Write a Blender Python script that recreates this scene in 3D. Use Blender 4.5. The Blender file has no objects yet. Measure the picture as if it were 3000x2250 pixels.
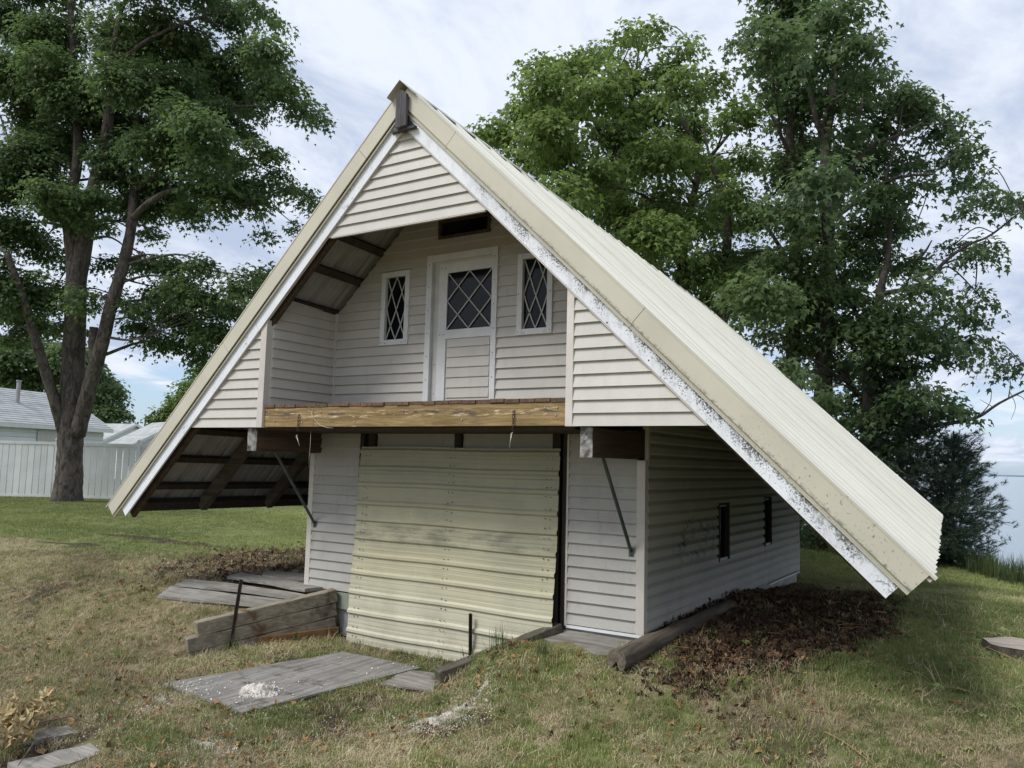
import bpy, bmesh, math, random
import numpy as np
from mathutils import Vector, Matrix
random.seed(7); RNG = np.random.default_rng(11)
SC = bpy.context.scene
COL = SC.collection

# ---------------------------------------------------------------- camera
CAM = np.array([6.5363, -5.5058, 1.4112])
FW = np.array([-0.53300784, 0.84034926, 0.09856856])
RT = np.array([0.84553135, 0.53332529, 0.02531557])
UP = np.array([0.03129519, -0.0968362, 0.9948082])
FPX = 2347.87
cam = bpy.data.cameras.new('camera'); co = bpy.data.objects.new('camera', cam); COL.objects.link(co)
cam.sensor_width = 36; cam.lens = FPX / 3000 * 36; cam.clip_end = 20000; cam.clip_start = .05
co.matrix_world = Matrix(((RT[0], UP[0], -FW[0], CAM[0]), (RT[1], UP[1], -FW[1], CAM[1]), (RT[2], UP[2], -FW[2], CAM[2]), (0, 0, 0, 1)))
SC.camera = co

# ---------------------------------------------------------------- light
SUN_EL, SUN_AZ = math.radians(49), math.radians(-28)     # azimuth measured from -y (behind the viewer) towards +x
sun_dir = Vector((math.cos(SUN_EL) * math.sin(SUN_AZ), -math.cos(SUN_EL) * math.cos(SUN_AZ), math.sin(SUN_EL)))
sl = bpy.data.lights.new('sun', 'SUN'); so = bpy.data.objects.new('sun', sl); COL.objects.link(so)
sl.energy = 2.1; sl.angle = math.radians(24); sl.color = (1.0, .98, .945)
so.rotation_euler = sun_dir.to_track_quat('Z', 'Y').to_euler()

W = bpy.data.worlds.new('World'); SC.world = W; W.use_nodes = True
def world():
    nt = W.node_tree; N = nt.nodes; L = nt.links; N.clear()
    def nd(t, **k):
        n = N.new(t)
        for a, b in k.items(): setattr(n, a, b)
        return n
    def mth(op, a, b=None, c=None, clamp=False):
        n = nd('ShaderNodeMath', operation=op, use_clamp=clamp)
        for i, v in enumerate((a, b, c)):
            if v is None: continue
            if isinstance(v, (int, float)): n.inputs[i].default_value = v
            else: L.new(v, n.inputs[i])
        return n.outputs[0]
    tc = nd('ShaderNodeTexCoord'); sep = nd('ShaderNodeSeparateXYZ'); L.new(tc.outputs['Generated'], sep.inputs[0])
    z = mth('MAXIMUM', sep.outputs[2], 0.0)
    zz = mth('ADD', z, .16)
    px = mth('DIVIDE', sep.outputs[0], zz); py = mth('DIVIDE', sep.outputs[1], zz)
    cb = nd('ShaderNodeCombineXYZ'); L.new(px, cb.inputs[0]); L.new(py, cb.inputs[1])
    def noise(scale, detail, rough, dist=0., off=0.):
        mp = nd('ShaderNodeMapping'); mp.inputs['Location'].default_value = (off, off * .7, off * .3)
        mp.inputs['Rotation'].default_value = (0, 0, .5); mp.inputs['Scale'].default_value = (1.25, .8, 1)
        L.new(cb.outputs[0], mp.inputs[0])
        n = nd('ShaderNodeTexNoise'); n.inputs['Scale'].default_value = scale; n.inputs['Detail'].default_value = detail
        n.inputs['Roughness'].default_value = rough; n.inputs['Distortion'].default_value = dist
        L.new(mp.outputs[0], n.inputs['Vector']); return n.outputs[0]
    def ramp(v, a, b):
        n = nd('ShaderNodeMapRange', interpolation_type='SMOOTHSTEP'); L.new(v, n.inputs[0])
        n.inputs[1].default_value = a; n.inputs[2].default_value = b; return n.outputs[0]
    sky = nd('ShaderNodeTexSky', sky_type='NISHITA', sun_disc=False, sun_elevation=SUN_EL, sun_rotation=math.pi - SUN_AZ)
    big = noise(.9, 7, .58, .35, 3.1); fine = noise(3.2, 8, .62, .5, 9.7)
    # cover: nearly closed overhead, breaking up into gaps towards the horizon
    cov = mth('ADD', mth('MULTIPLY', big, .7), mth('MULTIPLY', fine, .3))
    gap = ramp(z, .02, .30)                                   # 0 at horizon .. 1 high
    lo = mth('SUBTRACT', .475, mth('MULTIPLY', gap, .22))
    d = mth('DIVIDE', mth('SUBTRACT', cov, lo), .11, clamp=True)
    # tone of the cloud itself
    tone = mth('ADD', mth('MULTIPLY', noise(1.7, 8, .64, .6, 21.), .5), mth('MULTIPLY', fine, .5))
    t = ramp(tone, .37, .61)
    mixc = nd('ShaderNodeMix', data_type='RGBA'); L.new(t, mixc.inputs[0])
    mixc.inputs[6].default_value = (3.45, 4.05, 5.25, 1); mixc.inputs[7].default_value = (5.75, 6.15, 6.9, 1)
    mix = nd('ShaderNodeMix', data_type='RGBA'); L.new(d, mix.inputs[0])
    # thin veil in the gaps
    veil = nd('ShaderNodeMix', data_type='RGBA'); veil.inputs[0].default_value = .5
    L.new(sky.outputs[0], veil.inputs[6]); veil.inputs[7].default_value = (3.1, 4.5, 6.6, 1)
    L.new(veil.outputs[2], mix.inputs[6]); L.new(mixc.outputs[2], mix.inputs[7])
    bg = nd('ShaderNodeBackground'); bg.inputs[1].default_value = .1; L.new(mix.outputs[2], bg.inputs[0])
    out = nd('ShaderNodeOutputWorld'); L.new(bg.outputs[0], out.inputs[0])
world()
SC.view_settings.view_transform = 'Standard'; SC.view_settings.look = 'None'
SC.view_settings.gamma = 1; SC.view_settings.use_curve_mapping = False
SC.view_settings.exposure = 0.6
SC.render.engine = 'CYCLES'
SC.cycles.max_bounces = 8; SC.cycles.diffuse_bounces = 4; SC.cycles.glossy_bounces = 3; SC.cycles.transmission_bounces = 6

# ---------------------------------------------------------------- helpers
def smooth(a, b, v):
    t = np.clip((v - a) / (b - a), 0, 1); return t * t * (3 - 2 * t)
_perm = np.random.default_rng(5).random((256, 256))
def vnoise(x, y, s):
    x = np.asarray(x, float) * s + 1000.3; y = np.asarray(y, float) * s + 1000.7
    i = np.floor(x).astype(int); j = np.floor(y).astype(int); fx = x - i; fy = y - j
    fx = fx * fx * (3 - 2 * fx); fy = fy * fy * (3 - 2 * fy); i %= 256; j %= 256; i2 = (i + 1) % 256; j2 = (j + 1) % 256
    return (_perm[i, j] * (1 - fx) + _perm[i2, j] * fx) * (1 - fy) + (_perm[i, j2] * (1 - fx) + _perm[i2, j2] * fx) * fy
def fbm(x, y, s, o=4):
    r = 0; a = .5; n = 0
    for k in range(o): r = r + a * vnoise(x, y, s * 2 ** k); n += a; a *= .55
    return r / n
def PX(u, v, d):
    """point seen at photo position (u, v of the 3000 px frame) at depth d metres"""
    return CAM + d * (FW + RT * (u - 1500) / FPX - UP * (v - 1125) / FPX)

def tag(o, label=None, cat=None, group=None, kind=None):
    for k, v in (('label', label), ('category', cat), ('group', group), ('kind', kind)):
        if v: o[k] = v
    return o
def empty(name, loc=(0, 0, 0), parent=None, rot=(0, 0, 0)):
    o = bpy.data.objects.new(name, None); COL.objects.link(o); o.location = loc; o.rotation_euler = rot
    o.empty_display_size = .1
    if parent: o.parent = parent
    return o

class MB:
    def __init__(s): s.v = []; s.f = []; s.a = []
    def add(s, vs, fs, at=None):
        b = len(s.v); s.v += [tuple(map(float, p)) for p in vs]; s.f += [tuple(i + b for i in f) for f in fs]
        s.a += list(at) if at is not None else [0.0] * len(vs)
    def box(s, a, b):
        x0, y0, z0 = a; x1, y1, z1 = b
        s.add([(x0, y0, z0), (x1, y0, z0), (x1, y1, z0), (x0, y1, z0), (x0, y0, z1), (x1, y0, z1), (x1, y1, z1), (x0, y1, z1)],
              [(0, 3, 2, 1), (4, 5, 6, 7), (0, 1, 5, 4), (1, 2, 6, 5), (2, 3, 7, 6), (3, 0, 4, 7)]); return s
    def bar(s, p, q, w, h, up=(0, 0, 1), at=None):
        """rectangular bar from p to q, width w (sideways), height h (along up)"""
        p = Vector(p); q = Vector(q); d = (q - p).normalized(); u = Vector(up); sd = d.cross(u).normalized(); u = sd.cross(d).normalized()
        vs = []
        for e in (p, q):
            for a, b in ((-1, -1), (1, -1), (1, 1), (-1, 1)): vs.append(e + sd * (a * w / 2) + u * (b * h / 2))
        s.add(vs, [(0, 1, 2, 3), (7, 6, 5, 4), (0, 4, 5, 1), (1, 5, 6, 2), (2, 6, 7, 3), (3, 7, 4, 0)]); return s
    def prism(s, front, back, at=None):
        n = len(front); s.add(list(front) + list(back), [tuple(range(n)), tuple(range(2 * n - 1, n - 1, -1))] + [(i, i + n, (i + 1) % n + n, (i + 1) % n) for i in range(n)],
                              (list(at) * 2) if at is not None else None); return s
    def tube(s, pts, rad, n=8, cap=True, wob=0.):
        pts = [Vector(p) for p in pts]; rings = []; b0 = len(s.v); ref = Vector((.31, .17, .93))
        for i, p in enumerate(pts):
            d = (pts[min(i + 1, len(pts) - 1)] - pts[max(i - 1, 0)]).normalized()
            x = d.cross(ref)
            if x.length < .1: x = d.cross(Vector((1, 0, 0)))
            x.normalize(); y = d.cross(x); r = rad[i] if hasattr(rad, '__len__') else rad
            for k in range(n):
                a = 2 * math.pi * k / n; rr = r * (1 + (random.uniform(-wob, wob) if wob else 0))
                s.v.append(tuple(p + x * math.cos(a) * rr + y * math.sin(a) * rr)); s.a.append(0.)
        for i in range(len(pts) - 1):
            for k in range(n): s.f.append((b0 + i * n + k, b0 + i * n + (k + 1) % n, b0 + (i + 1) * n + (k + 1) % n, b0 + (i + 1) * n + k))
        if cap:
            s.f.append(tuple(b0 + k for k in range(n - 1, -1, -1))); s.f.append(tuple(b0 + (len(pts) - 1) * n + k for k in range(n)))
        return s
    def mesh(s, name):
        m = bpy.data.meshes.new(name); m.from_pydata(s.v, [], s.f)
        if any(s.a):
            at = m.attributes.new('t', 'FLOAT', 'POINT'); at.data.foreach_set('value', np.array(s.a, np.float32))
        return m
    def build(s, name, mat, parent=None, smooth_=False, bevel=0., fix=True):
        m = s.mesh(name)
        if fix:
            bm = bmesh.new(); bm.from_mesh(m); bmesh.ops.recalc_face_normals(bm, faces=bm.faces); bm.to_mesh(m); bm.free()
        return link(name, m, mat, parent, smooth_, bevel)
def link(name, m, mat, parent=None, smooth_=False, bevel=0.):
    if mat and not m.materials: m.materials.append(mat)
    o = bpy.data.objects.new(name, m); COL.objects.link(o)
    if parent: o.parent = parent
    if smooth_: m.polygons.foreach_set('use_smooth', [True] * len(m.polygons))
    if bevel:
        b = o.modifiers.new('bevel', 'BEVEL'); b.width = bevel; b.segments = 2; b.limit_method = 'ANGLE'
    return o
def npmesh(name, V, Fc, mat, attrs=None, smooth_=False):
    """V (n,3), Fc (m,k) arrays -> mesh"""
    m = bpy.data.meshes.new(name); k = Fc.shape[1]
    m.vertices.add(len(V)); m.vertices.foreach_set('co', V.astype(np.float32).ravel())
    m.loops.add(Fc.size); m.loops.foreach_set('vertex_index', Fc.astype(np.int32).ravel())
    m.polygons.add(len(Fc)); m.polygons.foreach_set('loop_start', np.arange(0, Fc.size, k, dtype=np.int32))
    try: m.polygons.foreach_set('loop_total', np.full(len(Fc), k, np.int32))
    except Exception: pass
    if smooth_: m.polygons.foreach_set('use_smooth', np.ones(len(Fc), bool))
    for a, d in (attrs or {}).items():
        at = m.attributes.new(a, 'FLOAT', 'POINT'); at.data.foreach_set('value', d.astype(np.float32))
    m.update(calc_edges=True); m.materials.append(mat); return m

# ---------------------------------------------------------------- materials
class NT:
    def __init__(s, name):
        s.m = bpy.data.materials.new(name); s.m.use_nodes = True; s.t = s.m.node_tree; s.N = s.t.nodes; s.N.clear()
        s.out = s.N.new('ShaderNodeOutputMaterial'); s.b = s.N.new('ShaderNodeBsdfPrincipled'); s.t.links.new(s.b.outputs[0], s.out.inputs[0])
        s._obj = None
    def L(s, a, b): s.t.links.new(a, b)
    def n(s, t, **k):
        x = s.N.new(t)
        for a, b in k.items(): setattr(x, a, b)
        return x
    def put(s, sock, v):
        if isinstance(v, (int, float)): sock.default_value = v
        elif isinstance(v, (tuple, list)): sock.default_value = (*v, 1) if len(v) == 3 and sock.type == 'RGBA' else v
        else: s.L(v, sock)
    def coord(s, which='Object', scale=(1, 1, 1), rot=(0, 0, 0), loc=(0, 0, 0)):
        tc = s.n('ShaderNodeTexCoord'); mp = s.n('ShaderNodeMapping'); s.L(tc.outputs[which], mp.inputs[0])
        mp.inputs['Scale'].default_value = scale; mp.inputs['Rotation'].default_value = rot; mp.inputs['Location'].default_value = loc
        return mp.outputs[0]
    def noise(s, vec, scale=5, detail=5, rough=.6, dist=0.):
        x = s.n('ShaderNodeTexNoise'); x.inputs['Scale'].default_value = scale; x.inputs['Detail'].default_value = detail
        x.inputs['Roughness'].default_value = rough; x.inputs['Distortion'].default_value = dist; s.L(vec, x.inputs['Vector']); return x.outputs[0]
    def vor(s, vec, scale=5, feature='F1'):
        x = s.n('ShaderNodeTexVoronoi', feature=feature); x.inputs['Scale'].default_value = scale; s.L(vec, x.inputs['Vector']); return x.outputs[0]
    def ramp(s, v, a, b, lo=0., hi=1., smoothstep=True):
        x = s.n('ShaderNodeMapRange', interpolation_type='SMOOTHSTEP' if smoothstep else 'LINEAR'); s.put(x.inputs[0], v)
        for i, q in enumerate((a, b, lo, hi)): x.inputs[i + 1].default_value = q
        return x.outputs[0]
    def math(s, op, a, b=0., clamp=False):
        x = s.n('ShaderNodeMath', operation=op, use_clamp=clamp); s.put(x.inputs[0], a); s.put(x.inputs[1], b); return x.outputs[0]
    def mix(s, f, a, b, blend='MIX'):
        x = s.n('ShaderNodeMix', data_type='RGBA', blend_type=blend); s.put(x.inputs[0], f); s.put(x.inputs[6], a); s.put(x.inputs[7], b); return x.outputs[2]
    def attr(s, name, kind='GEOMETRY'):
        x = s.n('ShaderNodeAttribute', attribute_type=kind, attribute_name=name); return x.outputs['Fac']
    def rnd(s): return s.n('ShaderNodeObjectInfo').outputs['Random']
    def geo(s): return s.n('ShaderNodeNewGeometry')
    def bump(s, h, strength=.3, dist=.01):
        x = s.n('ShaderNodeBump'); x.inputs['Strength'].default_value = strength; x.inputs['Distance'].default_value = dist; s.L(h, x.inputs['Height']); s.L(x.outputs[0], s.b.inputs['Normal'])
    def done(s, col, rough=.6, spec=.5, metal=0.):
        s.put(s.b.inputs['Base Color'], col); s.put(s.b.inputs['Roughness'], rough); s.put(s.b.inputs['Specular IOR Level'], spec); s.put(s.b.inputs['Metallic'], metal); return s.m

def vary(t, col, amt=.12):
    """per-object brightness shift"""
    k = t.ramp(t.rnd(), 0, 1, 1 - amt, 1 + amt, False)
    v = t.n('ShaderNodeHueSaturation'); t.put(v.inputs['Color'], col); t.L(k, v.inputs['Value']); return v.outputs[0]

def m_siding(name, base, dirt=.0, mold=False):
    t = NT(name); v = t.coord('Object'); vs = t.coord('Object', (1, 1, 14))
    g = t.noise(v, 3, 6, .65); st = t.noise(t.coord('Object', (7, 7, 1.2)), 2.5, 5, .7)
    c = t.mix(t.ramp(g, .35, .72), base, [x * .90 for x in base])
    c = t.mix(t.math('MULTIPLY', t.ramp(st, .52, .78), .25 + dirt), c, [base[0] * .62, base[1] * .61, base[2] * .57])
    sp = t.noise(v, 85, 2, .5); spm = t.math('MULTIPLY', t.ramp(sp, .72, .76), t.ramp(t.noise(v, 2.2, 3, .6), .5, .7))
    c = t.mix(t.math('MULTIPLY', spm, .8), c, (.05, .045, .04))
    if mold:
        sx = t.n('ShaderNodeSeparateXYZ'); t.L(v, sx.inputs[0])
        zone = t.math('MULTIPLY', t.ramp(sx.outputs[1], 1.4, 1.9), t.math('SUBTRACT', 1., t.ramp(sx.outputs[1], 2.5, 3.0)))
        zone = t.math('MULTIPLY', zone, t.math('MULTIPLY', t.ramp(sx.outputs[2], .45, .62), t.math('SUBTRACT', 1., t.ramp(sx.outputs[2], .85, 1.0))))
        nn = t.math('MULTIPLY', t.ramp(t.noise(v, 9, 6, .7), .50, .62), zone)
        c = t.mix(t.math('MULTIPLY', nn, .85), c, (.025, .024, .024))
        nn2 = t.ramp(t.noise(t.coord('Object', (1, 1, .6)), 1.1, 5, .7), .45, .75)
        c = t.mix(t.math('MULTIPLY', nn2, .35), c, (.2, .2, .19))
    c = vary(t, c, .05)
    t.bump(t.math('ADD', t.noise(t.coord('Object', (1.2, 1.2, 22)), 9, 4, .6), t.math('MULTIPLY', g, 2.0)), .12, .006)
    return t.done(c, .48, .35)

def m_wood(name, dark, light, axis=0, scale=1., rough=.85, silver=0., knots=True, spots=None):
    t = NT(name); sc = [18 * scale] * 3; sc[axis] = 1.1 * scale
    v = t.coord('Object', tuple(sc)); v2 = t.coord('Object')
    off = t.n('ShaderNodeVectorMath', operation='ADD'); t.L(v, off.inputs[0])
    rr = t.n('ShaderNodeCombineXYZ'); k = t.math('MULTIPLY', t.rnd(), 37.)
    for i in range(3): t.L(k, rr.inputs[i])
    t.L(rr.outputs[0], off.inputs[1]); v = off.outputs[0]
    g = t.noise(v, 1.6, 6, .65, .8); f = t.noise(v, 6., 4, .7)
    c = t.mix(t.ramp(g, .32, .68), dark, light)
    c = t.mix(t.math('MULTIPLY', t.ramp(f, .55, .75), .55), c, [x * .45 for x in dark])
    if silver: c = t.mix(t.math('MULTIPLY', t.ramp(t.noise(v2, 3.5, 4, .6), .4, .7), silver), c, (.40, .39, .37))
    if spots: c = t.mix(t.ramp(t.noise(v2, 4.0, 5, .65), .55, .68), c, spots)
    c = vary(t, c, .14)
    t.bump(t.math('ADD', g, t.math('MULTIPLY', f, .6)), .55, .006)
    return t.done(c, rough, .2)

def m_plain(name, col, rough=.6, spec=.4, metal=0., nz=6., amt=.15, bump=0., var=.06):
    t = NT(name); v = t.coord('Object'); g = t.noise(v, nz, 6, .65)
    c = t.mix(t.ramp(g, .3, .75), [x * (1 - amt) for x in col], [min(1, x * (1 + amt * .5)) for x in col]); c = vary(t, c, var)
    if bump: t.bump(t.noise(v, nz * 6, 5, .7), bump, .01)
    return t.done(c, rough, spec, metal)

def m_roof():
    t = NT('cream_painted_steel'); v = t.coord('Object'); base = (.68, .665, .585)
    c = t.mix(t.ramp(t.noise(v, 1.4, 6, .65), .35, .7), base, [x * .9 for x in base])
    sp = t.math('MULTIPLY', t.ramp(t.noise(v, 55, 3, .6), .68, .73), t.ramp(t.noise(v, 1.7, 3, .6), .5, .68))
    c = t.mix(t.math('MULTIPLY', sp, .6), c, (.12, .1, .07))
    pan_shade = t.math('MULTIPLY', t.math('SUBTRACT', 1., t.attr('t')), t.ramp(t.noise(t.coord('Object', (1, 6, 1)), 1.6, 5, .65), .25, .7, .45, .85)); c = t.mix(pan_shade, c, (.40, .38, .305))  # pans darker than ribs: shading between the ribs put into the colour
    t.bump(t.noise(v, 2.5, 3, .5), .08, .02); return t.done(c, .36, .5)
def m_trim():
    t = NT('cream_trim_steel'); v = t.coord('Object'); base = (.53, .50, .40)
    c = t.mix(t.ramp(t.noise(v, 1.1, 6, .65), .35, .7), base, [x * .88 for x in base])
    sx = t.n('ShaderNodeSeparateXYZ'); t.L(v, sx.inputs[0])
    low = t.math('MULTIPLY', t.math('SUBTRACT', 1., t.ramp(sx.outputs[2], .9, 2.6)), t.ramp(sx.outputs[0], 3, 4))
    sp = t.ramp(t.noise(v, 48, 4, .65), .60, .66)
    sp = t.math('MULTIPLY', sp, t.math('MULTIPLY', low, t.ramp(t.noise(v, 2.8, 4, .6), .42, .6)))
    c = t.mix(t.math('MULTIPLY', sp, .8), c, (.07, .06, .045))
    edge = t.attr('t'); em = t.math('MULTIPLY', t.ramp(edge, .80, 1.), t.ramp(t.noise(v, 26, 5, .7), .42, .62)); em = t.math('MULTIPLY', em, t.ramp(sx.outputs[0], 2.2, 3.4))
    c = t.mix(t.math('MULTIPLY', em, .7), c, (.07, .065, .05))
    t.bump(t.noise(v, 2., 3, .5), .06, .02); return t.done(c, .4, .45)
def m_barge(dirty):
    t = NT('mildewed_white_paint' if dirty else 'peeling_white_paint'); v = t.coord('Object'); base = (.74, .76, .79)
    c = t.mix(t.ramp(t.noise(v, 1.5, 5, .6), .35, .7), base, [x * .88 for x in base])
    a = t.attr('t')                                                     # 0 lower edge .. 1 upper edge
    if dirty:
        blot = t.noise(v, 3.0, 5, .65); fine = t.noise(v, 70, 7, .75)
        drip = t.noise(t.coord('Object', (22, 1, 4)), 2.0, 5, .7)
        thr = t.math('SUBTRACT', t.math('ADD', t.math('MULTIPLY', a, .26), t.math('MULTIPLY', blot, .42)), .24)
        sxx = t.n('ShaderNodeSeparateXYZ'); t.L(v, sxx.inputs[0]); thr = t.math('MULTIPLY', thr, t.ramp(sxx.outputs[0], 2.2, 3.1))
        k = t.ramp(t.math('ADD', t.math('ADD', fine, t.math('MULTIPLY', drip, .20)), thr), .64, .75)
        k = t.math('MULTIPLY', k, t.ramp(t.noise(v, 6.5, 5, .7), .36, .56)); k = t.math('MULTIPLY', k, t.ramp(sxx.outputs[0], 2.35, 2.9))
        c = t.mix(t.math('MULTIPLY', k, .93), c, (.045, .042, .035))
        wash = t.math('MULTIPLY', t.ramp(t.noise(t.coord('Object', (9, 1, 3)), 1.6, 6, .7), .45, .75), .4); c = t.mix(wash, c, (.30, .30, .28))
        w = t.math('SUBTRACT', 1., t.ramp(t.vor(v, 13), .085, .12)); w = t.math('MULTIPLY', w, t.ramp(t.noise(v, 5, 3, .6), .5, .56))
        c = t.mix(w, c, (.03, .026, .022))
    else:
        crack = t.ramp(t.noise(t.coord('Object', (6, 6, 6)), 5, 7, .75), .56, .63); k = t.math('MULTIPLY', crack, t.ramp(t.noise(v, 2.2, 4, .6), .45, .62))
        k = t.math('ADD', t.math('MULTIPLY', k, .75), t.math('MULTIPLY', t.ramp(a, .88, 1.), t.ramp(t.noise(v, 15, 4, .7), .45, .6)), True)
        c = t.mix(k, c, (.12, .105, .085))
    t.bump(t.noise(v, 30, 5, .7), .2, .004); return t.done(c, .55, .35)
def m_garage():
    t = NT('faded_fibreglass_door'); v = t.coord('Object'); base = (.45, .418, .28)
    c = t.mix(t.ramp(t.noise(t.coord('Object', (.6, 1, 2.2)), 2.2, 6, .65), .35, .7), base, (.36, .345, .245))
    sx = t.n('ShaderNodeSeparateXYZ'); t.L(v, sx.inputs[0])
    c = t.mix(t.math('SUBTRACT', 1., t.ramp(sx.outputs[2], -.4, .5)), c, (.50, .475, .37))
    c = t.mix(t.math('MULTIPLY', t.ramp(sx.outputs[2], .7, 1.35), .45), c, (.27, .275, .205))  # upper part darkened: balcony shade put into the door colour
    band = t.math('MULTIPLY', t.ramp(sx.outputs[2], .52, .64), t.math('SUBTRACT', 1., t.ramp(sx.outputs[2], .72, .82)))
    st = t.math('MULTIPLY', band, t.ramp(t.noise(t.coord('Object', (1, 1, 3)), 2.6, 6, .7), .42, .62))
    gr = t.ramp(t.noise(t.coord('Object', (1.2, 1, .8)), 1.7, 7, .72), .42, .70); c = t.mix(t.math('MULTIPLY', gr, .38), c, (.25, .235, .15))
    c = t.mix(t.math('MULTIPLY', st, .6), c, (.14, .14, .10))
    w = t.ramp(t.noise(t.coord('Object', (5, 1, 1.)), 3, 6, .72), .60, .78); c = t.mix(t.math('MULTIPLY', w, .45), c, (.68, .67, .5))
    w2 = t.ramp(t.noise(v, 30, 4, .7), .58, .75); c = t.mix(t.math('MULTIPLY', w2, .35), c, (.33, .32, .22))
    c = vary(t, c, .05); t.bump(t.noise(t.coord('Object', (1, 1, 6)), 8, 5, .65), .18, .01); return t.done(c, .5, .35)
def m_beam():
    t = NT('golden_treated_lumber'); v = t.coord('Object', (1.1, 16, 16)); v2 = t.coord('Object')
    g = t.noise(v, 1.8, 6, .65, 1.2)
    c = t.mix(t.ramp(g, .34, .66), (.165, .108, .042), (.325, .232, .108))
    sx = t.n('ShaderNodeSeparateXYZ'); t.L(v2, sx.inputs[0])
    mid = t.math('MULTIPLY', t.ramp(sx.outputs[2], 1.78, 1.815), t.math('SUBTRACT', 1., t.ramp(sx.outputs[2], 1.845, 1.875)))
    scx = t.noise(t.coord('Object', (2.2, 1, 16)), 2.4, 6, .72)
    c = t.mix(t.math('MULTIPLY', mid, t.ramp(scx, .54, .60)), c, (.62, .47, .29))
    scx2 = t.noise(t.coord('Object', (1.8, 1, 18), (0, 0, 0), (4, 2, 9)), 2.2, 6, .72)
    c = t.mix(t.math('MULTIPLY', t.math('MULTIPLY', mid, t.ramp(scx2, .53, .6)), .85), c, (.055, .055, .058))
    kn = t.math('SUBTRACT', 1., t.ramp(t.vor(t.coord('Object', (3.2, 1, 7.5)), 1.), .10, .15))
    c = t.mix(t.math('MULTIPLY', kn, .75), c, (.56, .40, .24))
    c = t.mix(t.math('MULTIPLY', t.ramp(t.noise(v2, 2.1, 5, .65), .55, .72), .5), c, (.14, .10, .055))
    t.bump(g, .4, .004); return t.done(c, .75, .25)
def m_glass(name='dark_window_glass'):
    t = NT(name); v = t.coord('Object')
    c = t.mix(t.ramp(t.noise(v, 2.5, 4, .6), .35, .7), (.004, .005, .008), (.012, .014, .017))
    t.bump(t.noise(v, 3.0, 2, .5), .04, .02); return t.done(c, .08, .22)
def m_bark(name, dark, light, zscale=.35):
    t = NT(name); v = t.coord('Object', (1, 1, zscale)); g = t.noise(v, 9, 7, .68, .9); r = t.vor(v, 15, 'SMOOTH_F1')
    c = t.mix(t.ramp(g, .33, .68), dark, light); c = t.mix(t.math('MULTIPLY', t.ramp(t.noise(t.coord('Object'), 1.3, 4, .6), .5, .72), .5), c, [x * .5 for x in dark])
    t.bump(t.math('ADD', g, t.math('MULTIPLY', r, .5)), .9, .05); return t.done(c, .9, .15)
def m_leaf(name, dark, light, trans=.5, spread=1.):
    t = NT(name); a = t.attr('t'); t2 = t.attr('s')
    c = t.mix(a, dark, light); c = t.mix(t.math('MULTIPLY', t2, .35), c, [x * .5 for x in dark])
    df = t.b; t.put(df.inputs['Base Color'], c); t.put(df.inputs['Roughness'], .55); t.put(df.inputs['Specular IOR Level'], .3)
    tr = t.n('ShaderNodeBsdfTranslucent'); hs = t.n('ShaderNodeHueSaturation'); t.L(c, hs.inputs['Color']); hs.inputs['Value'].default_value = 1.5; hs.inputs['Saturation'].default_value = 1.1
    t.L(hs.outputs[0], tr.inputs[0]); mx = t.n('ShaderNodeMixShader'); mx.inputs[0].default_value = trans
    t.L(df.outputs[0], mx.inputs[1]); t.L(tr.outputs[0], mx.inputs[2]); t.L(mx.outputs[0], t.out.inputs[0]); return t.m
def m_blade(name, a, b, trans=.25):
    t = NT(name); k = t.attr('tint', 'INSTANCER'); c = t.mix(k, a, b)
    t.put(t.b.inputs['Base Color'], c); t.put(t.b.inputs['Roughness'], .6); t.put(t.b.inputs['Specular IOR Level'], .25)
    tr = t.n('ShaderNodeBsdfTranslucent'); t.L(c, tr.inputs[0]); mx = t.n('ShaderNodeMixShader'); mx.inputs[0].default_value = trans
    t.L(t.b.outputs[0], mx.inputs[1]); t.L(tr.outputs[0], mx.inputs[2]); t.L(mx.outputs[0], t.out.inputs[0]); return t.m

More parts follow.
